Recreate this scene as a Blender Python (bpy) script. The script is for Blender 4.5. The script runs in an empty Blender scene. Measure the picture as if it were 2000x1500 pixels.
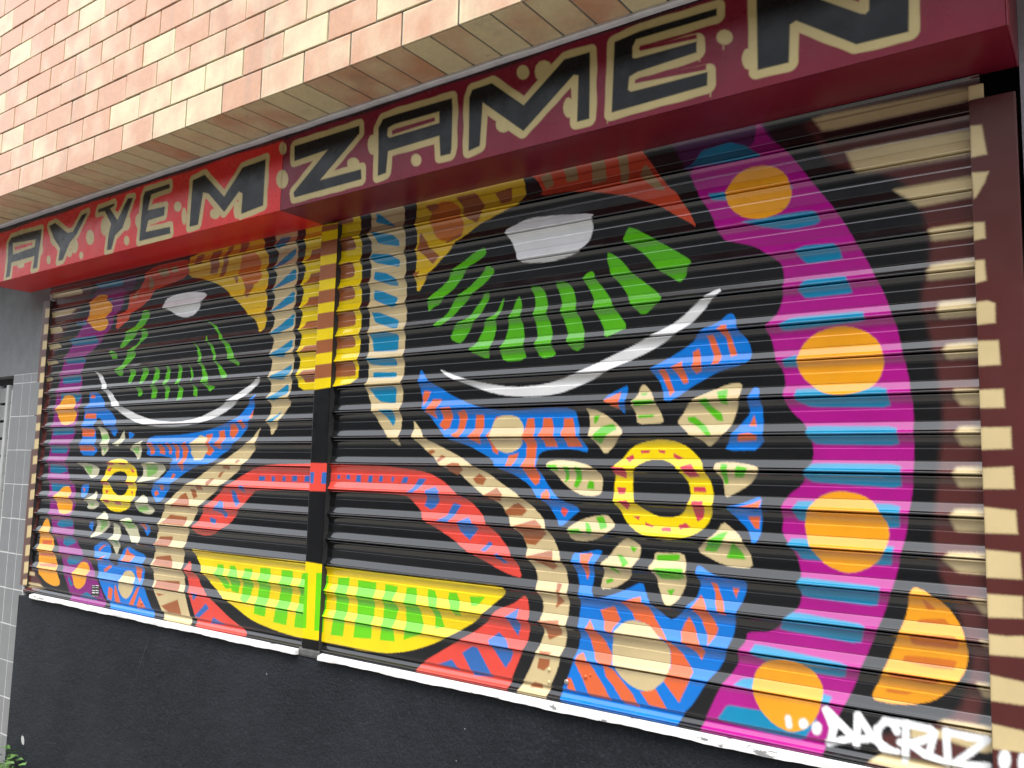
import bpy, bmesh, math, random
import numpy as np
from mathutils import Matrix, Vector

# ------------------------------------------------------------------ camera, sky, sun, exposure
scene = bpy.context.scene
COL = scene.collection
GROUND = -2.6            # street level, metres below the first slat joint; world Z = z - GROUND

cam_d = bpy.data.cameras.new('camera')
cam = bpy.data.objects.new('camera', cam_d)
COL.objects.link(cam)
cam_d.sensor_width = 36.0
cam_d.lens = 1641.44 / 2000 * 36.0
cam_d.clip_start = 0.05
cam_d.clip_end = 500
RX = Vector((0.8141334842, 0.5802048672, 0.0234303653))
RY = Vector((-0.0434537893, 0.1011112287, -0.9939256952))
RZ = Vector((-0.5790495991, 0.8081700511, 0.1075301369))
m = Matrix((RX, -RY, -RZ)).transposed().to_4x4()
m.translation = Vector((2.5573706, -2.3110033, -0.9272933 - GROUND))
cam.matrix_world = m
scene.camera = cam

SUN_EL, SUN_AZ = math.radians(62), math.radians(150)
world = bpy.data.worlds.new('World')
scene.world = world
world.use_nodes = True
wn, wl = world.node_tree.nodes, world.node_tree.links
wn.clear()
sky = wn.new('ShaderNodeTexSky')
sky.sky_type = 'NISHITA'
sky.sun_disc = False
sky.sun_elevation = SUN_EL
sky.sun_rotation = SUN_AZ
sky.dust_density = 4.0
sky.air_density = 1.0
hsv = wn.new('ShaderNodeHueSaturation')
hsv.inputs['Saturation'].default_value = 0.30       # thin overcast: the blue is mostly gone
bg = wn.new('ShaderNodeBackground')
bg.inputs['Strength'].default_value = 0.15
wo = wn.new('ShaderNodeOutputWorld')
wl.new(sky.outputs[0], hsv.inputs['Color'])
veil = wn.new('ShaderNodeMix')                      # even cloud veil in front of the blue
veil.data_type = 'RGBA'
veil.inputs['Factor'].default_value = 0.6
veil.inputs['B'].default_value = (7.6, 7.9, 8.4, 1)
wl.new(hsv.outputs[0], veil.inputs['A'])
wl.new(veil.outputs['Result'], bg.inputs['Color'])
wl.new(bg.outputs[0], wo.inputs['Surface'])

sun_d = bpy.data.lights.new('sun', 'SUN')
sun_d.energy = 1.8
sun_d.angle = math.radians(25)
sun_d.color = (1.0, 0.96, 0.9)
sun = bpy.data.objects.new('sun', sun_d)
COL.objects.link(sun)
to_sun = Vector((math.sin(SUN_AZ) * math.cos(SUN_EL), math.cos(SUN_AZ) * math.cos(SUN_EL), math.sin(SUN_EL)))
sun.rotation_euler = to_sun.to_track_quat('Z', 'Y').to_euler()
sun.location = (0, -6, 9)

vs = scene.view_settings
vs.view_transform = 'Standard'
vs.look = 'None'
vs.exposure = 1.2
vs.gamma = 1.0
vs.use_curve_mapping = False
scene.cycles.use_denoising = True
scene.cycles.max_bounces = 8

random.seed(7)
rng = np.random.default_rng(7)

# ------------------------------------------------------------------ helpers
def W(u, y, z):
    """decimetres on the facade (u right, y into the wall, z from first slat joint) -> metres"""
    return (u * 0.1, y * 0.1, z * 0.1 - GROUND)

def tag(o, label=None, cat=None, group=None, kind=None):
    if label: o['label'] = label
    if cat: o['category'] = cat
    if group: o['group'] = group
    if kind: o['kind'] = kind
    return o

def thing(name, loc, label, cat, group=None):
    o = bpy.data.objects.new(name, None)
    o.empty_display_size = 0.1
    COL.objects.link(o)
    o.location = loc
    return tag(o, label, cat, group)

def link(name, me, mat, parent=None, loc=None):
    o = bpy.data.objects.new(name, me)
    COL.objects.link(o)
    if mat and not me.materials:
        me.materials.append(mat)
    if loc is not None:
        o.location = loc
    if parent:
        o.parent = parent
        o.matrix_parent_inverse = Matrix.Translation(-Vector(parent.location))
    return o

def boxes_mesh(name, boxes, bevel=0.0, seg=1):
    """boxes: (u0,u1,y0,y1,z0,z1) in dm"""
    bm = bmesh.new()
    for u0, u1, y0, y1, z0, z1 in boxes:
        vs_ = [bm.verts.new(W(u, y, z)) for u in (u0, u1) for y in (y0, y1) for z in (z0, z1)]
        for f in ((0, 1, 3, 2), (4, 6, 7, 5), (0, 4, 5, 1), (2, 3, 7, 6), (0, 2, 6, 4), (1, 5, 7, 3)):
            bm.faces.new([vs_[i] for i in f])
    bmesh.ops.recalc_face_normals(bm, faces=bm.faces)
    if bevel:
        bmesh.ops.bevel(bm, geom=list(bm.edges), offset=bevel, segments=seg, affect='EDGES', profile=0.6)
    me = bpy.data.meshes.new(name)
    bm.to_mesh(me)
    bm.free()
    return me

def box(name, b, mat, parent=None, bevel=0.0, seg=1):
    return link(name, boxes_mesh(name, [b], bevel, seg), mat, parent)

def extrude_profile(name, prof, us, mat, parent=None, smooth=False, cap=True, jitter=None):
    """prof: closed list of (y,z) dm, us: list of u dm along the wall"""
    bm = bmesh.new()
    rings = []
    for i, u in enumerate(us):
        rings.append([bm.verts.new(W(u, y + (jitter(u, y, z)[0] if jitter else 0), z + (jitter(u, y, z)[1] if jitter else 0))) for y, z in prof])
    n = len(prof)
    for a, b in zip(rings, rings[1:]):
        for k in range(n):
            f = bm.faces.new([a[k], b[k], b[(k + 1) % n], a[(k + 1) % n]])
            f.smooth = smooth
    if cap:
        bm.faces.new(rings[0]); bm.faces.new(rings[-1])
    bmesh.ops.recalc_face_normals(bm, faces=bm.faces)
    me = bpy.data.meshes.new(name)
    bm.to_mesh(me); bm.free()
    return link(name, me, mat, parent)

# ------------------------------------------------------------------ materials
def mat(name):
    m_ = bpy.data.materials.new(name)
    m_.use_nodes = True
    nt = m_.node_tree
    return m_, nt, nt.nodes['Principled BSDF']

def node(nt, kind, **kw):
    n = nt.nodes.new(kind)
    for k, v in kw.items():
        setattr(n, k, v)
    return n

def noise(nt, scale, detail=4, rough=0.5, coord='Object', vec=None):
    t = node(nt, 'ShaderNodeTexNoise')
    t.inputs['Scale'].default_value = scale
    t.inputs['Detail'].default_value = detail
    t.inputs['Roughness'].default_value = rough
    if vec is None:
        c = node(nt, 'ShaderNodeTexCoord')
        vec = c.outputs[coord]
    nt.links.new(vec, t.inputs['Vector'])
    return t

def ramp(nt, src, stops):
    r = node(nt, 'ShaderNodeValToRGB')
    e = r.color_ramp.elements
    while len(e) < len(stops):
        e.new(0.5)
    for k, (p_, c) in enumerate(stops):
        e[k].position = p_
        e[k].color = (*c, 1) if isinstance(c, tuple) else (c, c, c, 1)
    nt.links.new(src, r.inputs['Fac'])
    return r

def mix(nt, fac, a, b, mode='MIX'):
    x = node(nt, 'ShaderNodeMix', data_type='RGBA', blend_type=mode)
    for sock, v in ((x.inputs['Factor'], fac), (x.inputs['A'], a), (x.inputs['B'], b)):
        if hasattr(v, 'is_linked'):
            nt.links.new(v, sock)
        elif isinstance(v, tuple):
            sock.default_value = (*v, 1)
        else:
            sock.default_value = v
    return x.outputs['Result']

def bump(nt, bsdf, src, strength, dist):
    b = node(nt, 'ShaderNodeBump')
    b.inputs['Strength'].default_value = strength
    b.inputs['Distance'].default_value = dist
    nt.links.new(src, b.inputs['Height'])
    nt.links.new(b.outputs[0], bsdf.inputs['Normal'])
    return b

def simple(name, col, rough=0.6, var=0.12, scale=8, bstr=0.0, bdist=0.002, bscale=120, metal=0.0, spec=0.5):
    m_, nt, b = mat(name)
    n1 = noise(nt, scale, 6, 0.6)
    lo = tuple(c * (1 - var) for c in col); hi = tuple(min(1, c * (1 + var)) for c in col)
    r = ramp(nt, n1.outputs[0], [(0.3, lo), (0.7, hi)])
    nt.links.new(r.outputs[0], b.inputs['Base Color'])
    b.inputs['Roughness'].default_value = rough
    b.inputs['Metallic'].default_value = metal
    b.inputs['Specular IOR Level'].default_value = spec
    if bstr:
        bump(nt, b, noise(nt, bscale, 5, 0.6).outputs[0], bstr, bdist)
    return m_

def painted(name, rough=0.3, peel=0.06, bscale=220, dust=0.10, spec=0.5):
    """glossy spray paint whose colours come from the mesh's own paint layer"""
    m_, nt, b = mat(name)
    a = node(nt, 'ShaderNodeAttribute', attribute_name='paint')
    n1 = noise(nt, 5, 6, 0.6)
    r1 = ramp(nt, n1.outputs[0], [(0.3, 0.86), (0.7, 1.06)])
    c = mix(nt, 1.0, a.outputs['Color'], r1.outputs[0], 'MULTIPLY')
    n2 = noise(nt, 60, 8, 0.75)
    r2 = ramp(nt, n2.outputs[0], [(0.55, 0.0), (0.8, dust)])
    c = mix(nt, r2.outputs[0], c, (0.30, 0.29, 0.27))
    nt.links.new(c, b.inputs['Base Color'])
    r3 = ramp(nt, noise(nt, 14, 5, 0.6).outputs[0], [(0.3, rough * 0.8), (0.75, rough * 1.35)])
    nt.links.new(r3.outputs[0], b.inputs['Roughness'])
    b.inputs['Specular IOR Level'].default_value = spec
    bump(nt, b, noise(nt, bscale, 3, 0.5).outputs[0], peel, 0.001)
    return m_

M_slat = painted('sprayed_slat_paint', 0.13, 0.015, 260, 0.006, 1.0)
M_sign = painted('sprayed_sign_paint', 0.25, 0.02, 90, 0.006, 0.18)
M_flat = painted('sprayed_flat_bar_paint', 0.36, 0.04, 200, 0.012, 0.28)

def brick_mat():
    m_, nt, b = mat('glazed_brick')
    oi = node(nt, 'ShaderNodeObjectInfo')
    tc = node(nt, 'ShaderNodeTexCoord')
    off = node(nt, 'ShaderNodeVectorMath', operation='SCALE')
    nt.links.new(oi.outputs['Random'], off.inputs['Scale'])
    off.inputs[0].default_value = (37.0, 11.0, 53.0)
    add = node(nt, 'ShaderNodeVectorMath', operation='ADD')
    nt.links.new(tc.outputs['Object'], add.inputs[0]); nt.links.new(off.outputs[0], add.inputs[1])
    cloud = noise(nt, 7.5, 2, 0.4, vec=add.outputs[0])
    # how much of the pale flashing this brick carries
    mr = node(nt, 'ShaderNodeMapRange')
    mr.inputs['From Min'].default_value = 0.0; mr.inputs['From Max'].default_value = 1.0
    mr.inputs['To Min'].default_value = -0.20; mr.inputs['To Max'].default_value = 0.30
    pw = node(nt, 'ShaderNodeMath', operation='POWER'); pw.inputs[1].default_value = 1.6
    nt.links.new(oi.outputs['Random'], pw.inputs[0]); nt.links.new(pw.outputs[0], mr.inputs['Value'])
    sm = node(nt, 'ShaderNodeMath', operation='ADD')
    nt.links.new(cloud.outputs[0], sm.inputs[0]); nt.links.new(mr.outputs[0], sm.inputs[1])
    # pale rim
    sep = node(nt, 'ShaderNodeSeparateXYZ'); nt.links.new(tc.outputs['Generated'], sep.inputs[0])
    rims = []
    for ax, w in (('X', 0.05), ('Z', 0.08)):
        s1 = node(nt, 'ShaderNodeMath', operation='SUBTRACT'); nt.links.new(sep.outputs[ax], s1.inputs[0]); s1.inputs[1].default_value = 0.5
        s2 = node(nt, 'ShaderNodeMath', operation='ABSOLUTE'); nt.links.new(s1.outputs[0], s2.inputs[0])
        mr2 = node(nt, 'ShaderNodeMapRange'); nt.links.new(s2.outputs[0], mr2.inputs['Value'])
        mr2.inputs['From Min'].default_value = 0.5 - w; mr2.inputs['From Max'].default_value = 0.5
        mr2.inputs['To Min'].default_value = 0; mr2.inputs['To Max'].default_value = 0.16
        rims.append(mr2.outputs[0])
    mx = node(nt, 'ShaderNodeMath', operation='MAXIMUM'); nt.links.new(rims[0], mx.inputs[0]); nt.links.new(rims[1], mx.inputs[1])
    s3 = node(nt, 'ShaderNodeMath', operation='ADD'); nt.links.new(sm.outputs[0], s3.inputs[0]); nt.links.new(mx.outputs[0], s3.inputs[1])
    r = ramp(nt, s3.outputs[0], [(0.36, (0.57, 0.305, 0.175)), (0.50, (0.61, 0.375, 0.235)), (0.64, (0.64, 0.46, 0.285)), (0.86, (0.69, 0.59, 0.36))])
    fine = noise(nt, 45, 6, 0.7)
    rf = ramp(nt, fine.outputs[0], [(0.3, 0.88), (0.7, 1.05)])
    c = mix(nt, 1.0, r.outputs[0], rf.outputs[0], 'MULTIPLY')
    ge = node(nt, 'ShaderNodeNewGeometry'); mp = node(nt, 'ShaderNodeMapping')
    mp.inputs['Scale'].default_value = (7.0, 7.0, 0.9)                  # soot that ran down the wall
    nt.links.new(ge.outputs['Position'], mp.inputs['Vector'])
    st = ramp(nt, noise(nt, 1.0, 6, 0.65, vec=mp.outputs[0]).outputs[0], [(0.56, 0.0), (0.70, 0.30)])
    c = mix(nt, st.outputs[0], c, (0.22, 0.19, 0.17))
    ch = ramp(nt, noise(nt, 30, 4, 0.6, vec=ge.outputs['Position']).outputs[0], [(0.70, 0.0), (0.73, 0.55)])
    c = mix(nt, ch.outputs[0], c, (0.30, 0.24, 0.20))
    nt.links.new(c, b.inputs['Base Color'])
    b.inputs['Roughness'].default_value = 0.34
    b.inputs['Specular IOR Level'].default_value = 0.6
    bump(nt, b, noise(nt, 25, 4, 0.5).outputs[0], 0.12, 0.002)
    return m_
M_brick = brick_mat()
M_mortar = simple('mortar', (0.17, 0.165, 0.155), 0.9, 0.25, 30, 0.5, 0.003, 200)
M_flash = simple('zinc_flashing', (0.70, 0.69, 0.73), 0.5, 0.15, 12, 0.1, 0.001, 40, 0.0)
M_red = simple('red_sign_casing', (0.60, 0.014, 0.012), 0.35, 0.08, 3)
M_maroon = simple('maroon_sign_casing', (0.16, 0.008, 0.020), 0.35, 0.10, 3)
M_dark = simple('dark_metal', (0.02, 0.02, 0.02), 0.6, 0.3, 20)
M_cave = simple('unlit_interior', (0.015, 0.014, 0.013), 0.95, 0.2, 10)
def sill_mat():
    m_, nt, b = mat('white_sill_paint')
    c = ramp(nt, noise(nt, 9, 5, 0.6).outputs[0], [(0.3, (0.62, 0.62, 0.62)), (0.6, (0.80, 0.80, 0.80))]).outputs[0]
    for sc, th, col in ((14, 0.615, (0.10, 0.10, 0.10)), (5.5, 0.70, (0.55, 0.30, 0.28)), (6.3, 0.71, (0.25, 0.42, 0.62))):
        tcn = node(nt, 'ShaderNodeTexCoord'); mp = node(nt, 'ShaderNodeMapping')
        mp.inputs['Location'].default_value = (sc, sc * 2, 3); mp.inputs['Scale'].default_value = (1, 1, 2.5)
        nt.links.new(tcn.outputs['Object'], mp.inputs['Vector'])
        f = ramp(nt, noise(nt, sc, 5, 0.62, vec=mp.outputs[0]).outputs[0], [(th, 0.0), (th + 0.03, 0.8)])
        c = mix(nt, f.outputs[0], c, col)
    nt.links.new(c, b.inputs['Base Color'])
    b.inputs['Roughness'].default_value = 0.4
    return m_
M_sill = sill_mat()
M_grout = simple('pale_grout', (0.50, 0.50, 0.50), 0.85, 0.12, 30)
M_tile = simple('grey_wall_tile', (0.185, 0.192, 0.198), 0.42, 0.08, 9, 0.06, 0.001, 60)
M_grey = simple('grey_render', (0.175, 0.185, 0.19), 0.85, 0.12, 14, 0.5, 0.003, 130)
M_metal = simple('pale_grey_paint', (0.42, 0.43, 0.43), 0.4, 0.1, 10)
M_pave = simple('pavement_concrete', (0.20, 0.19, 0.17), 0.9, 0.2, 5, 0.6, 0.004, 90)
M_road = simple('road_asphalt', (0.055, 0.055, 0.056), 0.85, 0.25, 4, 0.6, 0.005, 90)
M_kerb = simple('kerb_stone', (0.30, 0.29, 0.28), 0.8, 0.15, 6, 0.4, 0.003, 60)
M_leaf = simple('weed_leaf', (0.07, 0.16, 0.03), 0.5, 0.35, 40)
M_stem = simple('weed_stem', (0.10, 0.15, 0.04), 0.6, 0.2, 40)
M_screw = simple('zinc_screw', (0.35, 0.33, 0.30), 0.4, 0.3, 200, metal=0.6)

def plinth_mat():
    m_, nt, b = mat('black_painted_render')
    big = noise(nt, 2.2, 5, 0.6)
    r = ramp(nt, big.outputs[0], [(0.25, (0.0060, 0.0074, 0.0115)), (0.5, (0.0088, 0.0108, 0.0162)), (0.75, (0.0150, 0.0178, 0.0235))])
    fine = noise(nt, 105, 8, 0.8)
    rf = ramp(nt, fine.outputs[0], [(0.50, (0.0, 0.0, 0.0)), (0.60, (0.35, 0.35, 0.35)), (0.72, (1.0, 1.0, 1.0))])
    c = mix(nt, rf.outputs[0], r.outputs[0], (0.050, 0.058, 0.074))
    wr = ramp(nt, noise(nt, 0.9, 7, 0.62).outputs[0], [(0.42, 0.0), (0.68, 0.55)])
    c = mix(nt, wr.outputs[0], c, (0.032, 0.038, 0.048))
    sp = noise(nt, 55, 2, 0.5)
    rs = ramp(nt, sp.outputs[0], [(0.80, 0.0), (0.83, 0.7)])
    c = mix(nt, rs.outputs[0], c, (0.3, 0.3, 0.3))
    nt.links.new(c, b.inputs['Base Color'])
    b.inputs['Roughness'].default_value = 0.7
    b.inputs['Specular IOR Level'].default_value = 0.22
    h = node(nt, 'ShaderNodeMath', operation='ADD')
    nt.links.new(noise(nt, 85, 8, 0.75).outputs[0], h.inputs[0])
    nt.links.new(noise(nt, 18, 4, 0.5).outputs[0], h.inputs[1])
    bump(nt, b, h.outputs[0], 1.0, 0.012)
    return m_
M_plinth = plinth_mat()

# ------------------------------------------------------------------ the paint: shapes in millimetres on the facade
PAL = dict(
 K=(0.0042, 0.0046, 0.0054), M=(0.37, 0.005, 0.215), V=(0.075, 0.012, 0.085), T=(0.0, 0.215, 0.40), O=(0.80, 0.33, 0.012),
 Q=(0.60, 0.16, 0.015), Y=(0.84, 0.62, 0.002), Y2=(0.74, 0.47, 0.015), E=(0.58, 0.46, 0.245), E2=(0.34, 0.22, 0.10), E3=(0.52, 0.50, 0.34),
 G=(0.085, 0.42, 0.006), G2=(0.20, 0.42, 0.10), H=(0.13, 0.58, 0.004), B=(0.0, 0.165, 0.60), R=(0.68, 0.125, 0.035),
 C=(0.68, 0.062, 0.042), C2=(0.60, 0.065, 0.022), N=(0.33, 0.105, 0.035), D=(0.085, 0.022, 0.020), W=(0.72, 0.72, 0.72), W2=(0.86, 0.88, 0.90),
 ML=(0.21, 0.007, 0.165), TL=(0.002, 0.15, 0.29), P=(0.55, 0.045, 0.075), L=(0.028, 0.125, 0.40))
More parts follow.
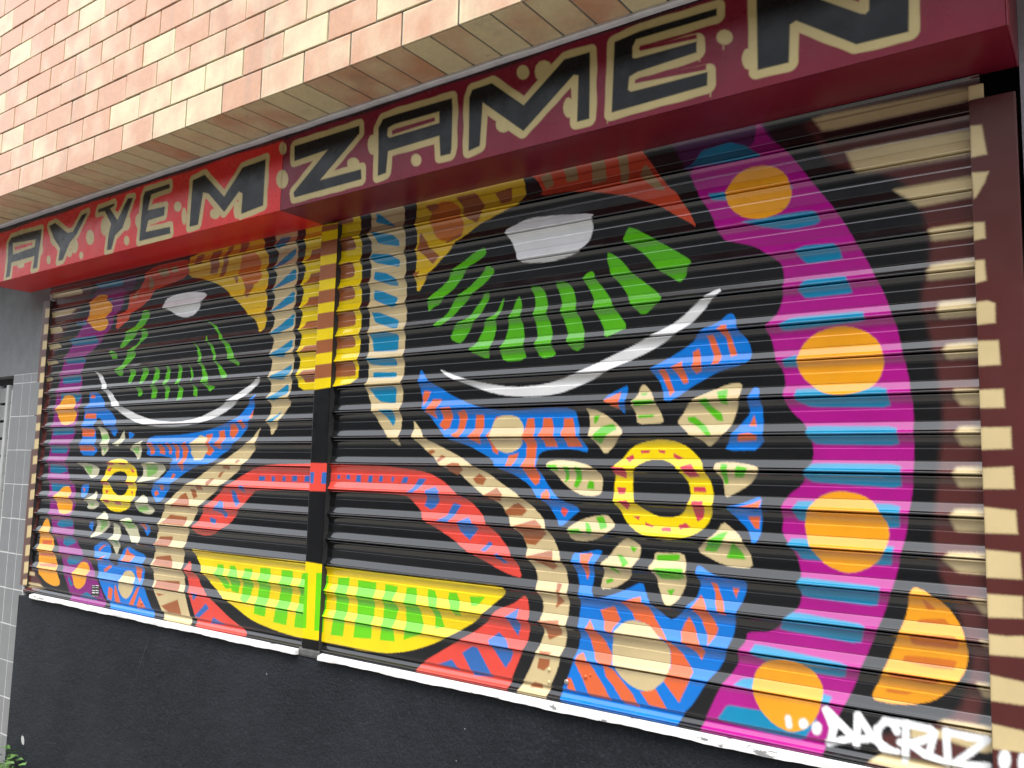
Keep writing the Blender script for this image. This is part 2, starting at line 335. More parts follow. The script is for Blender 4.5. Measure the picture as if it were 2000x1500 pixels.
DATA = """
S D 12 1 1877 84 2300 140 2366 95 2319 -1604 1956 -1685 2032 -1558 2150 -1511 2229 -1473 2270 -1349 2246 -1258 2226 -1188 2203 -1153 2187 -1068 2200 -943 2211 -843 2220 -742 2211 -652 2196 -554 2172 -466 2204 -351 2193 -256 2161 -169 2113 -118 1985 -79 1945 -42 1918 23
S K 8 1 2300 140 2298 86 1905 88 1877 137
S K 8 1 1932 31 2297 30 2298 3 1959 -8
S E 7 1 1912 83 2309 73 2308 38 1942 36
S E 7 1 1999 -31 2312 -38 2310 -104 2030 -102 2018 -81
S E 7 1 2118 -161 2308 -158 2306 -211 2178 -217 2163 -205 2127 -171
S E 7 1 2200 -280 2304 -279 2303 -312 2205 -311
S E 7 1 2204 -373 2307 -370 2305 -410 2193 -412 2193 -392
S E 7 1 2219 -471 2309 -471 2308 -512 2220 -513 2214 -493
S E 7 1 2233 -579 2310 -577 2309 -613 2232 -615 2223 -595
S E 7 1 2246 -692 2309 -694 2308 -733 2259 -731 2246 -713
S E 7 1 2255 -783 2310 -784 2308 -830 2256 -830 2243 -805
S E 7 1 2246 -883 2311 -882 2309 -928 2247 -930 2236 -901
S E 7 1 2240 -984 2309 -982 2307 -1036 2237 -1036 2226 -1004
S E 7 1 2224 -1087 2311 -1084 2309 -1135 2239 -1134 2207 -1107
S E 7 1 2261 -1193 2309 -1191 2308 -1229 2290 -1229 2275 -1207
S E 7 1 2283 -1289 2309 -1288 2309 -1304 2290 -1303
S E 7 1 2272 -1388 2310 -1384 2311 -1421 2284 -1417
S E 7 1 2186 -1493 2203 -1483 2310 -1482 2309 -1505
S E 5 1 2013 -1589 2148 -1589 2309 -1595 2308 -1624 2007 -1612
S E 6 1 2127 -1510 2312 -1504 2311 -1533 2280 -1542 2194 -1527 2127 -1540
S V 10 1 1486 110 1520 160 1760 135 1818 14 1743 -31 1603 -82 1545 -8
S M 2.5 1 1545 0 1635 22 1744 30 1760 119 1789 54 1843 2 1885 -62 1932 -134 1978 -200 2023 -287 2057 -359 2087 -427 2116 -517 2129 -584 2145 -668 2152 -740 2151 -837 2148 -916 2137 -996 2121 -1075 2101 -1159 2082 -1221 2056 -1293 2027 -1360 1998 -1436 1968 -1501 1933 -1558 1915 -1644 1905 -1684 1570 -1688 1593 -1604 1611 -1566 1633 -1518 1648 -1491 1675 -1457 1693 -1430 1693 -1395 1715 -1365 1719 -1341 1776 -1334 1797 -1325 1827 -1290 1859 -1260 1866 -1237 1865 -1193 1868 -1172 1861 -1137 1843 -1100 1816 -1065 1821 -1038 1817 -996 1835 -964 1873 -936 1884 -905 1905 -864 1901 -819 1882 -770 1855 -746 1834 -720 1825 -682 1832 -661 1828 -632 1804 -588 1794 -533 1775 -499 1791 -482 1816 -455 1828 -410 1831 -359 1825 -322 1800 -301 1749 -260 1689 -239 1658 -231 1634 -192 1619 -151 1573 -69
S K 4 1 1915 -1625 2032 -1558 2079 -1573 2019 -1622 1981 -1679 1905 -1696
S T 4 1 1554 14 1587 56 1675 65 1724 42 1774 -2 1682 0 1532 7
S T 4 1 1611 -84 1666 -89 1666 -112 1622 -105
S T 4 1 1842 -88 1858 -109 1841 -118
S T 4 1 1704 -185 1787 -183 1911 -183 1928 -199 1931 -221 1851 -226 1786 -211 1742 -198
S T 4 1 1863 -290 1889 -279 1968 -284 1981 -300 1987 -329 1892 -330 1871 -306
S T 4 1 1887 -376 1995 -377 2005 -401 2011 -425 1887 -426 1869 -403
S T 4 1 1851 -477 2038 -476 2043 -504 1827 -512 1815 -495
S T 4 1 1826 -592 1864 -581 1867 -616 1828 -614
S T 4 1 1862 -676 2090 -679 2099 -732 1900 -726 1858 -707 1858 -693
S T 4 1 1889 -777 2112 -781 2116 -831 1912 -828 1892 -812 1886 -795
S T 4 1 1901 -878 2120 -878 2119 -938 1900 -927 1878 -912 1879 -901
S T 4 1 1863 -977 2116 -978 2112 -1035 2086 -1037 1862 -1031 1845 -1002
S T 4 1 1844 -1077 2099 -1081 2096 -1102 2090 -1132 1867 -1132 1857 -1113 1832 -1097
S T 4 1 1867 -1178 2064 -1185 2064 -1200 2054 -1237 1869 -1231 1856 -1196
S T 4 1 1845 -1272 2028 -1284 2012 -1335 1807 -1324 1818 -1295
S T 4 1 1740 -1370 1776 -1371 1983 -1387 1973 -1423 1857 -1423 1764 -1410 1726 -1395
S T 4 1 1704 -1466 1740 -1460 1746 -1489 1682 -1486
S T 4 1 1909 -1469 1943 -1474 1934 -1494 1908 -1495
S T 4 1 1663 -1541 1633 -1587 1773 -1595 1870 -1595 1908 -1531 1746 -1540
S O 2.5 1 1664 -117 1666 -78 1690 -44 1728 -25 1784 -27 1825 -50 1849 -85 1855 -125 1845 -155 1819 -178 1772 -188 1720 -175 1684 -148
S O 2.5 1 1863 -599 1875 -557 1910 -525 1957 -512 1997 -512 2041 -528 2072 -558 2085 -592 2086 -619 2074 -658 2051 -681 2019 -693 1974 -700 1928 -689 1887 -656 1867 -627
S O 2.5 1 1877 -1035 1887 -1000 1913 -968 1950 -951 1982 -949 2026 -957 2054 -976 2071 -1005 2086 -1030 2088 -1062 2072 -1108 2047 -1135 2010 -1154 1978 -1159 1933 -1144 1901 -1114 1883 -1075
S O 2.5 1 1734 -1475 1740 -1443 1768 -1412 1810 -1399 1857 -1400 1894 -1417 1916 -1446 1920 -1471 1912 -1511 1895 -1546 1868 -1570 1835 -1582 1794 -1571 1760 -1544 1739 -1510
S O 2 1 2142 -1176 2172 -1187 2209 -1214 2235 -1247 2251 -1283 2257 -1328 2250 -1364 2231 -1396 2205 -1424 2174 -1448 2137 -1461 2088 -1468 2043 -1466 2037 -1454 2059 -1411 2081 -1358 2097 -1313 2112 -1280 2125 -1241 2131 -1200
S Q 3 1 2160 -1207 2177 -1217 2188 -1231 2169 -1233
S Q 3 1 2153 -1256 2208 -1249 2218 -1262 2145 -1266
S Q 3 1 2128 -1293 2229 -1286 2238 -1297 2233 -1319 2132 -1320
S Q 3 1 2116 -1347 2233 -1344 2223 -1368 2182 -1369 2110 -1363
S Q 3 1 2084 -1389 2200 -1392 2181 -1407 2080 -1404
S Q 3 1 2073 -1434 2132 -1433 2118 -1441 2072 -1442
S Y2 2 1 440 126 441 6 450 -75 447 -134 448 -193 459 -265 499 -209 571 -141 661 -80 747 -36 832 -13 952 9 927 131 652 146
S Q 4 1 515 53 545 78 607 73 657 39 670 -11 672 -59 637 -79 576 -79 533 -48 515 4
S N 2 1 460 -21 520 -95 559 -129 530 -158 456 -90
S N 2 1 481 75 537 75 558 52 513 44
S N 2 1 631 82 726 81 775 19 730 -30 682 -3 669 37
S N 2 1 812 65 885 74 887 18 843 17
S N 2 1 593 -80 660 -57 666 -71 601 -91
S N 2 1 437 -184 467 -172 464 -205
S C2 2 1 960 102 970 159 1363 159 1385 103 1408 69 1443 17 1482 -40 1504 -57 1529 -96 1554 -140 1572 -181 1554 -164 1507 -133 1447 -90 1337 -38 1215 -4 1097 12 1009 15 1015 38 986 83
S E2 2 1 1003 85 1044 95 1060 47 1029 38
S E2 2 1 1095 103 1145 101 1156 47 1111 46
S E2 2 1 1204 102 1252 101 1263 21 1209 19
S E2 2 1 1299 100 1336 100 1346 2 1319 2
S E2 2 1 1390 44 1403 50 1430 11 1470 -45 1439 -40 1385 15
S W 2 1 861 -82 889 -70 954 -51 1058 -56 1220 -77 1213 -98 1214 -132 1203 -165 1170 -198 1121 -208 1051 -215 947 -207 919 -190 903 -152 886 -119
S G 2 1 774 -126 780 -150 769 -158 690 -203 650 -251 597 -292 568 -313 537 -319 516 -337 512 -307 535 -271 595 -240 630 -196 665 -172 734 -134
S G 2 1 793 -195 819 -210 811 -232 728 -292 682 -324 631 -366 578 -402 550 -392 564 -375 612 -350 634 -310 675 -286 738 -242 777 -210
S G 2 1 805 -293 792 -322 754 -377 721 -411 693 -451 670 -467 625 -445 638 -414 661 -392 708 -378 752 -327 785 -293
S G 2 1 861 -311 857 -351 833 -398 829 -438 809 -500 801 -531 712 -493 746 -473 773 -429 788 -394 832 -371
S G 2 1 922 -313 938 -345 937 -398 951 -448 953 -497 960 -541 864 -541 852 -503 879 -451 888 -393
S G 2 1 973 -292 1020 -295 1044 -352 1043 -399 1064 -449 1065 -500 1081 -535 1018 -540 996 -495 1008 -461 989 -394 995 -342
S G 2 1 1073 -292 1121 -291 1148 -333 1157 -393 1182 -446 1195 -509 1152 -527 1122 -491 1126 -462 1098 -396 1100 -353
S G 2 1 1212 -266 1227 -282 1229 -299 1267 -345 1295 -390 1305 -411 1344 -461 1306 -476 1265 -492 1255 -448 1221 -395 1221 -357 1182 -294 1191 -274
S G 2 1 1268 -210 1307 -234 1353 -285 1389 -318 1437 -356 1465 -387 1441 -400 1394 -431 1356 -392 1331 -340 1285 -289 1266 -237
S G 2 1 1349 -141 1436 -195 1513 -246 1562 -282 1542 -301 1535 -324 1517 -341 1492 -322 1447 -293 1410 -248 1375 -215 1325 -187 1334 -155
S W 2 1 577 -550 633 -572 692 -589 773 -611 905 -633 1030 -629 1129 -609 1224 -572 1306 -541 1386 -511 1455 -484 1521 -450 1557 -419 1586 -399 1642 -371 1651 -383 1610 -409 1594 -431 1554 -468 1488 -507 1421 -541 1360 -564 1298 -586 1243 -611 1168 -640 1081 -664 980 -667 885 -662 797 -643 693 -608 609 -576
S B 2 1 1672 -446 1688 -455 1698 -500 1728 -532 1739 -580 1720 -601 1641 -615 1570 -650 1541 -667 1514 -688 1476 -707 1459 -652 1455 -640 1421 -599 1438 -589 1554 -530 1586 -491 1633 -475
S R 2 0 1649 -481 1664 -482 1694 -570 1675 -575 1660 -516 1637 -491
S R 2 0 1604 -508 1622 -505 1649 -575 1641 -593 1621 -596 1625 -570 1614 -539
S R 2 0 1558 -554 1578 -544 1590 -601 1586 -613 1570 -619 1558 -603 1562 -585
S R 2 0 1493 -596 1526 -579 1534 -610 1546 -645 1530 -648 1509 -616
S R 2 0 1451 -605 1472 -599 1489 -642 1501 -670 1489 -684 1472 -645
S B 2 1 1347 -643 1335 -731 1317 -714 1263 -688 1281 -669
S R 2 0 1321 -663 1317 -714 1299 -710 1263 -689
S B 2 1 485 -541 524 -585 562 -609 648 -655 742 -689 825 -706 908 -711 1036 -706 1154 -707 1170 -756 1181 -805 1213 -853 1153 -840 1079 -841 1039 -846 1015 -862 1014 -896 1037 -929 1068 -970 1108 -1001 1186 -1029 1151 -1056 1110 -1093 1089 -1054 1059 -1019 1019 -996 981 -955 939 -934 914 -923 849 -902 831 -876 747 -837 690 -819 631 -805 594 -777 555 -736 504 -692 502 -650 488 -625
S R 2 0 507 -627 539 -633 533 -651 510 -683 502 -655
S R 2 0 552 -661 595 -663 584 -685 567 -713 574 -731 542 -717 523 -707 535 -689
S R 2 0 596 -695 644 -692 648 -728 635 -765 611 -774 587 -755 604 -732
S R 2 0 671 -711 708 -703 715 -734 700 -779 683 -806 648 -792 671 -779 681 -743
S R 2 0 752 -722 786 -722 790 -758 775 -824 723 -802 751 -771
S R 2 0 838 -732 855 -728 834 -759 824 -811 853 -846 853 -859 831 -850 819 -824 807 -793 823 -772
S R 2 0 896 -863 938 -854 928 -880 918 -897 892 -898
S R 2 0 971 -739 997 -738 1003 -787 1010 -829 1006 -879 1025 -929 1023 -950 1008 -959 976 -930 955 -897 970 -863 969 -825 950 -795 962 -773
S R 2 0 1035 -738 1068 -739 1079 -787 1090 -833 1045 -833 1039 -812 1021 -795 1031 -770
S R 2 0 1115 -740 1148 -741 1156 -776 1183 -833 1129 -833 1121 -808 1106 -788 1113 -767
S R 2 0 1053 -970 1068 -986 1074 -1006 1044 -1003 1034 -987
S C 2 1 1113 -1025 1137 -1036 1123 -1057 1108 -1038
S E 2 1 817 -794 827 -750 854 -727 897 -725 934 -734 955 -760 960 -795 949 -829 922 -849 886 -856 847 -843 825 -820
S B 2 1 1742 -664 1760 -672 1760 -697 1767 -730 1770 -844 1655 -846 1671 -815 1678 -797 1708 -765 1731 -740 1724 -703 1731 -689
S R 2 0 1742 -744 1749 -776 1727 -774
S R 2 1 1701 -797 1730 -794 1752 -801 1748 -817 1693 -819
S B 2 1 1763 -967 1763 -1016 1761 -1065 1750 -1097 1739 -1103 1732 -1084 1721 -1060 1696 -1037 1655 -1003 1699 -994 1729 -982
S R 2 0 1761 -978 1758 -1002 1696 -1001 1736 -991
S R 2 0 1721 -1027 1756 -1025 1754 -1058 1743 -1059
S B 2 1 1157 -1167 1187 -1165 1267 -1147 1246 -1184 1233 -1209 1234 -1240 1225 -1275 1244 -1296 1288 -1287 1349 -1260 1400 -1232 1412 -1268 1434 -1296 1475 -1328 1499 -1335 1531 -1307 1547 -1284 1570 -1267 1585 -1223 1573 -1202 1570 -1178 1581 -1170 1616 -1191 1691 -1202 1720 -1203 1713 -1246 1686 -1297 1683 -1346 1668 -1382 1646 -1441 1600 -1496 1562 -1558 1531 -1591 1516 -1636 1395 -1637 1130 -1627 1125 -1594 1151 -1544 1165 -1503 1182 -1462 1191 -1407 1181 -1377 1189 -1322 1183 -1291 1179 -1245 1157 -1199
S R 2 1 1182 -1169 1228 -1162 1219 -1186 1215 -1226 1211 -1246 1202 -1227 1189 -1189
S R 2 0 1258 -1332 1306 -1315 1328 -1352 1320 -1361 1307 -1377 1303 -1400 1276 -1385 1272 -1363
S R 2 0 1332 -1299 1396 -1276 1403 -1297 1421 -1305 1455 -1356 1483 -1389 1531 -1429 1562 -1470 1555 -1489 1520 -1560 1472 -1509 1476 -1487 1492 -1470 1491 -1427 1475 -1390 1447 -1382 1418 -1357 1376 -1347 1367 -1329
S R 2 0 1222 -1365 1236 -1382 1281 -1430 1299 -1457 1304 -1490 1273 -1495 1246 -1480 1228 -1433 1209 -1397
S R 2 0 1201 -1467 1215 -1484 1238 -1508 1274 -1551 1301 -1592 1226 -1591 1202 -1544 1174 -1502 1183 -1477
S R 2 0 1273 -1491 1308 -1501 1339 -1530 1373 -1561 1394 -1594 1344 -1592 1309 -1549 1282 -1524
S R 2 0 1398 -1550 1447 -1534 1484 -1586 1427 -1583
S R 2 0 1147 -1550 1161 -1550 1180 -1587 1148 -1583
S R 2 0 1547 -1320 1562 -1339 1574 -1373 1597 -1409 1585 -1435 1570 -1416 1531 -1393 1523 -1366 1535 -1339
S R 2 0 1584 -1253 1597 -1275 1612 -1305 1635 -1341 1631 -1356 1608 -1392 1604 -1366 1585 -1322 1558 -1293 1574 -1267
S R 2 0 1614 -1215 1631 -1218 1650 -1266 1661 -1303 1639 -1299 1627 -1272 1627 -1244
S R 2 0 1676 -1225 1696 -1226 1687 -1252
S E 2 1 1337 -1359 1371 -1349 1418 -1355 1447 -1379 1475 -1397 1491 -1427 1490 -1478 1472 -1509 1439 -1539 1411 -1548 1369 -1540 1330 -1516 1304 -1483 1299 -1439 1307 -1392
S Y 2 1 1405 -818 1460 -810 1510 -818 1554 -841 1586 -874 1597 -903 1617 -939 1624 -975 1620 -1019 1605 -1056 1566 -1087 1506 -1104 1437 -1102 1390 -1092 1347 -1066 1325 -1028 1303 -1006 1300 -955 1306 -916 1301 -892 1328 -872 1362 -833
S K 2 1 1419 -872 1465 -871 1502 -886 1526 -912 1550 -941 1554 -978 1546 -1004 1522 -1034 1490 -1041 1445 -1040 1403 -1021 1373 -999 1364 -961 1365 -915 1380 -891
S P 2 0 1389 -845 1423 -843 1418 -852 1393 -854
S P 2 0 1448 -843 1473 -845 1469 -854 1452 -850
S P 2 0 1498 -852 1530 -867 1514 -871 1498 -865
S P 2 0 1339 -868 1365 -856 1369 -868 1354 -882
S P 2 0 1297 -894 1337 -896 1346 -911 1341 -929 1302 -916
S P 2 0 1522 -893 1554 -882 1570 -900 1582 -918 1550 -922 1534 -908
S P 2 0 1309 -955 1342 -956 1338 -977 1316 -978
S P 2 0 1562 -948 1597 -947 1601 -963 1562 -963
S P 2 0 1318 -997 1351 -994 1360 -1009 1347 -1025
S P 2 0 1558 -989 1593 -987 1597 -1009 1590 -1038 1574 -1050 1562 -1022
S P 2 0 1364 -1042 1390 -1042 1386 -1054
S P 2 0 1407 -1059 1437 -1069 1432 -1074 1407 -1068
S P 2 0 1459 -1073 1490 -1069 1494 -1082 1464 -1082
S P 2 0 1514 -1062 1538 -1054 1552 -1066 1518 -1075
S E 2 1 1196 -709 1226 -714 1263 -729 1300 -754 1336 -788 1314 -809 1296 -833 1269 -859 1246 -833 1227 -813 1209 -793 1213 -756 1208 -728
S E 2 1 1400 -642 1422 -663 1439 -694 1452 -722 1468 -757 1452 -762 1379 -765 1375 -735 1357 -700 1379 -681 1387 -653
S E 2 1 1709 -652 1705 -685 1694 -721 1686 -750 1671 -782 1640 -811 1609 -835 1590 -815 1554 -800 1534 -781 1508 -761 1526 -739 1542 -713 1562 -695 1613 -674 1671 -654
S E 2 1 1051 -891 1066 -879 1105 -876 1163 -880 1219 -893 1247 -909 1261 -932 1257 -976 1239 -986 1193 -986 1150 -971 1116 -948 1082 -916
S E 2 1 1628 -881 1651 -877 1689 -878 1726 -883 1759 -892 1748 -915 1726 -940 1689 -962 1657 -978 1655 -946 1647 -920 1626 -897
S E 2 1 1276 -1042 1294 -1057 1308 -1075 1286 -1096 1255 -1113 1214 -1128 1148 -1128 1138 -1093 1166 -1071 1213 -1053
S E 2 1 1651 -1044 1677 -1063 1703 -1082 1717 -1110 1731 -1136 1735 -1164 1698 -1170 1650 -1164 1612 -1149 1570 -1130 1593 -1107 1628 -1080
S E 2 1 1348 -1106 1374 -1117 1394 -1131 1391 -1161 1369 -1193 1361 -1224 1326 -1250 1297 -1263 1256 -1269 1264 -1237 1273 -1205 1260 -1191 1287 -1169 1313 -1133
S E 2 1 1441 -1144 1474 -1144 1531 -1140 1539 -1169 1542 -1205 1534 -1242 1515 -1276 1491 -1296 1470 -1285 1453 -1250 1445 -1213 1420 -1190 1436 -1170
S G 3 1 1226 -734 1249 -733 1236 -757 1227 -761
S G 3 1 1254 -769 1295 -760 1309 -778 1282 -793 1251 -825 1227 -809 1232 -789
S G 3 1 1391 -671 1413 -670 1409 -678 1392 -677
S G 3 1 1366 -692 1434 -692 1439 -702 1370 -710
S G 3 1 1379 -736 1435 -735 1431 -743 1383 -745
S G 3 1 1633 -675 1667 -669 1667 -713 1648 -708
S G 3 1 1578 -699 1606 -692 1617 -715 1648 -738 1652 -760 1633 -756 1602 -726
S G 3 1 1542 -745 1566 -744 1602 -774 1621 -800 1609 -804 1574 -774 1546 -758
S G 3 1 1056 -891 1096 -891 1101 -911 1071 -908
S G 3 1 1122 -895 1144 -898 1135 -939 1121 -948 1125 -919
S G 3 1 1163 -894 1187 -902 1183 -942 1169 -963 1155 -959 1164 -926
S G 3 1 1211 -938 1229 -941 1230 -965 1202 -964
S G 3 1 1646 -882 1666 -884 1666 -938 1655 -938 1647 -902
S G 3 1 1693 -887 1726 -894 1711 -919 1685 -920
S G 3 1 1143 -1094 1185 -1090 1195 -1105 1148 -1108
S G 3 1 1199 -1069 1213 -1071 1232 -1095 1214 -1108
S G 3 1 1236 -1052 1263 -1047 1281 -1081 1259 -1090
S G 3 1 1639 -1079 1666 -1070 1651 -1100 1628 -1130 1593 -1129 1609 -1099
S G 3 1 1680 -1098 1699 -1118 1717 -1144 1658 -1145 1669 -1120
S G 3 1 1356 -1132 1382 -1136 1369 -1152
S G 3 1 1313 -1161 1331 -1162 1357 -1183 1340 -1197
S G 3 1 1282 -1194 1314 -1202 1326 -1219 1305 -1210
S G 3 1 1275 -1241 1296 -1231 1302 -1241 1279 -1251
S G 3 1 1445 -1151 1519 -1144 1518 -1163 1445 -1170
S G 3 1 1437 -1190 1531 -1183 1535 -1210 1515 -1218 1458 -1220
S G 3 1 1478 -1250 1504 -1245 1491 -1268
S E 2 1 195 139 197 94 204 22 188 4 207 -30 209 -154 208 -236 214 -339 216 -430 217 -490 222 -581 207 -604 232 -651 248 -691 286 -744 335 -793 402 -834 395 -803 405 -742 395 -694 405 -647 398 -602 408 -551 405 -428 408 -330 403 -231 393 -131 385 -30 375 118
S T 2 1 226 86 240 84 347 11 228 50
S T 2 1 213 11 314 -10 353 -38 357 -64 240 -35
S T 2 1 214 -72 318 -92 360 -118 361 -145 237 -114 208 -92
S T 2 1 229 -146 288 -159 357 -192 359 -220 318 -213 227 -177
S T 2 1 230 -223 271 -230 361 -267 363 -297 336 -302 232 -262
S T 2 1 221 -309 262 -313 369 -352 370 -385 347 -385 244 -351
S T 2 1 222 -395 301 -394 372 -407 372 -473 243 -467 234 -426
S T 2 1 210 -490 367 -500 371 -527 301 -525 232 -516
S T 2 1 245 -547 369 -553 370 -573 246 -569
S T 2 1 224 -606 369 -604 369 -670 289 -662 260 -642
S T 2 1 287 -692 364 -694 369 -742 360 -756 325 -722
S Y 2 1 -91 177 122 151 134 101 142 63 150 -22 162 -231 169 -386 164 -487 164 -584 8 -598 -99 -593
S N 2 1 -24 101 96 94 98 73 -22 74
S N 2 1 -18 4 107 12 119 -41 -15 -39
S N 2 1 -17 -99 111 -92 117 -154 -13 -157
S N 2 1 -16 -202 120 -189 126 -246 -13 -251
S N 2 1 -15 -303 129 -292 136 -354 -12 -357
S N 2 1 -15 -401 135 -391 141 -441 -12 -445
S N 2 1 -14 -501 141 -494 151 -557 -10 -558
S E 2 1 461 -734 500 -772 522 -800 596 -832 680 -864 761 -903 806 -920 888 -966 947 -993 993 -1025 1040 -1061 1061 -1101 1091 -1140 1111 -1182 1131 -1220 1140 -1259 1142 -1295 1147 -1329 1138 -1398 1139 -1445 1121 -1486 1113 -1526 1082 -1593 1073 -1642 955 -1638 978 -1594 1006 -1545 1025 -1503 1044 -1457 1058 -1419 1040 -1386 1051 -1348 1046 -1324 1022 -1289 1025 -1250 1014 -1227 981 -1188 982 -1158 961 -1123 919 -1096 897 -1054 864 -1022 786 -990 741 -965 675 -918 604 -901 561 -865 516 -838 472 -804 459 -791 467 -762
S N 2 0 536 -847 560 -842 573 -851 549 -861
S N 2 0 580 -879 603 -860 621 -869 592 -888
S N 2 0 629 -901 657 -887 692 -891 705 -913 677 -932 641 -919
S N 2 0 746 -944 773 -925 807 -942 791 -964 763 -961
S N 2 0 803 -999 851 -971 884 -996 869 -1018 836 -1011
S N 2 0 886 -1051 922 -1025 943 -1020 979 -1043 959 -1061 902 -1063
S N 2 0 929 -1096 1010 -1071 1041 -1090 1056 -1113 1013 -1153 977 -1151 961 -1123
S N 2 0 978 -1192 1038 -1176 1077 -1165 1087 -1192 1102 -1211 1083 -1225 1029 -1205
S N 2 0 1099 -1264 1118 -1266 1114 -1302 1128 -1320 1095 -1344 1104 -1303
S N 2 0 1036 -1388 1111 -1379 1121 -1404 1121 -1423 1074 -1445 1063 -1419
S N 2 0 1043 -1481 1089 -1481 1084 -1491 1050 -1492
S N 2 0 1041 -1505 1082 -1503 1080 -1523 1061 -1542 1034 -1538
S N 2 0 1009 -1593 1028 -1580 1055 -1582 1053 -1598 1009 -1601
S C 2 1 2 -899 255 -902 419 -911 532 -924 606 -950 673 -993 731 -1018 789 -1059 812 -1093 867 -1132 904 -1169 943 -1216 965 -1264 913 -1255 860 -1239 787 -1211 715 -1182 656 -1150 601 -1127 528 -1095 509 -1059 463 -1028 437 -1010 261 -1006 6 -1008 -78 -1009 -257 -1012 -423 -1017 -455 -1039 -504 -1080 -536 -1114 -584 -1165 -671 -1210 -744 -1230 -832 -1224 -855 -1197 -808 -1161 -776 -1102 -705 -1059 -653 -1019 -583 -988 -515 -953 -431 -923 -324 -907 -86 -902
S L 2 0 8 -924 27 -929 35 -949 30 -979 12 -982
S L 2 0 71 -944 89 -944 87 -960 73 -961
S L 2 0 122 -942 143 -942 144 -959 123 -960
S L 2 0 178 -942 202 -942 201 -970 173 -968
S L 2 0 244 -942 264 -942 262 -969 238 -967
S L 2 0 301 -941 318 -943 315 -965 295 -965
S L 2 0 364 -945 377 -944 371 -964 358 -961
S L 2 0 422 -944 447 -943 439 -967 410 -967
S L 2 0 498 -949 534 -948 511 -976 481 -1000 450 -1001 468 -987
S L 2 0 536 -989 578 -975 603 -992 598 -1024 581 -1051 558 -1059 527 -1045 543 -1012
S L 2 0 663 -1030 698 -1038 665 -1083 643 -1102 595 -1096 636 -1076
S L 2 0 689 -1096 734 -1076 780 -1112 742 -1154 696 -1126
S L 2 0 825 -1153 841 -1160 815 -1188 793 -1185
S L 2 0 864 -1188 880 -1196 907 -1219 886 -1220 853 -1198
S L 2 0 -411 -958 -369 -957 -371 -976 -409 -977
S L 2 0 -327 -956 -306 -956 -305 -977 -327 -978
S L 2 0 -257 -955 -237 -954 -240 -975 -260 -976
S L 2 0 -198 -951 -166 -950 -168 -974 -200 -975
S L 2 0 -119 -948 -85 -949 -87 -974 -125 -975
S L 2 0 -598 -1023 -571 -1022 -530 -1076 -547 -1093 -575 -1072
S L 2 0 -676 -1070 -648 -1075 -606 -1129 -622 -1146 -652 -1125 -708 -1116
S L 2 0 -733 -1146 -686 -1155 -693 -1177 -731 -1168
S L 2 0 -524 -999 -493 -1003 -499 -1031 -536 -1016
S Y 2 1 -852 -1291 -756 -1293 -398 -1294 -88 -1291 11 -1297 242 -1294 388 -1298 651 -1293 764 -1295 872 -1292 902 -1302 894 -1323 836 -1367 784 -1419 692 -1472 602 -1519 484 -1561 359 -1585 228 -1592 192 -1587 3 -1588 -96 -1589 -253 -1576 -375 -1558 -437 -1540 -509 -1512 -608 -1480 -697 -1433 -744 -1404 -788 -1352
S H 2 0 -16 -1329 46 -1333 41 -1550 -15 -1551
S H 2 0 -107 -1339 -40 -1331 -36 -1548 -129 -1551
S H 2 0 101 -1336 164 -1330 160 -1373 166 -1421 150 -1551 83 -1554 96 -1476 97 -1389
S H 2 0 209 -1335 306 -1336 298 -1541 205 -1548 214 -1472
S H 2 0 352 -1337 417 -1340 400 -1382 421 -1421 405 -1487 417 -1535 341 -1540 348 -1493 349 -1401
S H 2 0 460 -1338 507 -1336 511 -1371 546 -1461 547 -1491 457 -1525 464 -1479 453 -1368
S H 2 0 561 -1335 594 -1338 607 -1370 621 -1417 643 -1458 597 -1470 598 -1433 559 -1362
S H 2 0 658 -1337 692 -1335 711 -1372 718 -1410 690 -1413 653 -1361
S H 2 0 749 -1341 815 -1336 783 -1371 756 -1372
S H 2 0 -657 -1346 -617 -1345 -598 -1392 -551 -1441 -593 -1446 -671 -1391
S H 2 0 -574 -1346 -539 -1343 -492 -1393 -504 -1458 -550 -1452 -569 -1400
S H 2 0 -472 -1349 -421 -1346 -405 -1406 -431 -1493 -484 -1478 -474 -1402
S H 2 0 -368 -1338 -305 -1335 -292 -1375 -311 -1532 -385 -1526 -369 -1403
S H 2 0 -231 -1335 -161 -1333 -158 -1384 -176 -1549 -258 -1547 -231 -1411
S C 2 1 546 -1591 660 -1525 737 -1480 802 -1439 844 -1403 868 -1372 926 -1350 956 -1330 976 -1312 991 -1335 996 -1375 1001 -1414 994 -1456 975 -1498 956 -1541 933 -1593 922 -1635 851 -1635 524 -1631
S L 2 0 622 -1586 684 -1560 719 -1593
S L 2 0 728 -1532 771 -1505 793 -1507 860 -1592 780 -1600
S L 2 0 835 -1476 877 -1446 909 -1467 930 -1492 941 -1503 931 -1529 911 -1556 857 -1498
S L 2 0 907 -1389 952 -1359 953 -1388 964 -1411 955 -1448 928 -1423
S C 2 1 -866 -1340 -834 -1390 -801 -1409 -757 -1461 -641 -1515 -547 -1559 -457 -1591 -396 -1625 -575 -1637 -750 -1637 -804 -1555 -851 -1481 -869 -1427 -899 -1402
S L 2 0 -714 -1518 -689 -1537 -754 -1583 -792 -1582
S L 2 0 -653 -1571 -570 -1594 -678 -1601
S L 2 0 -822 -1484 -774 -1485 -809 -1517
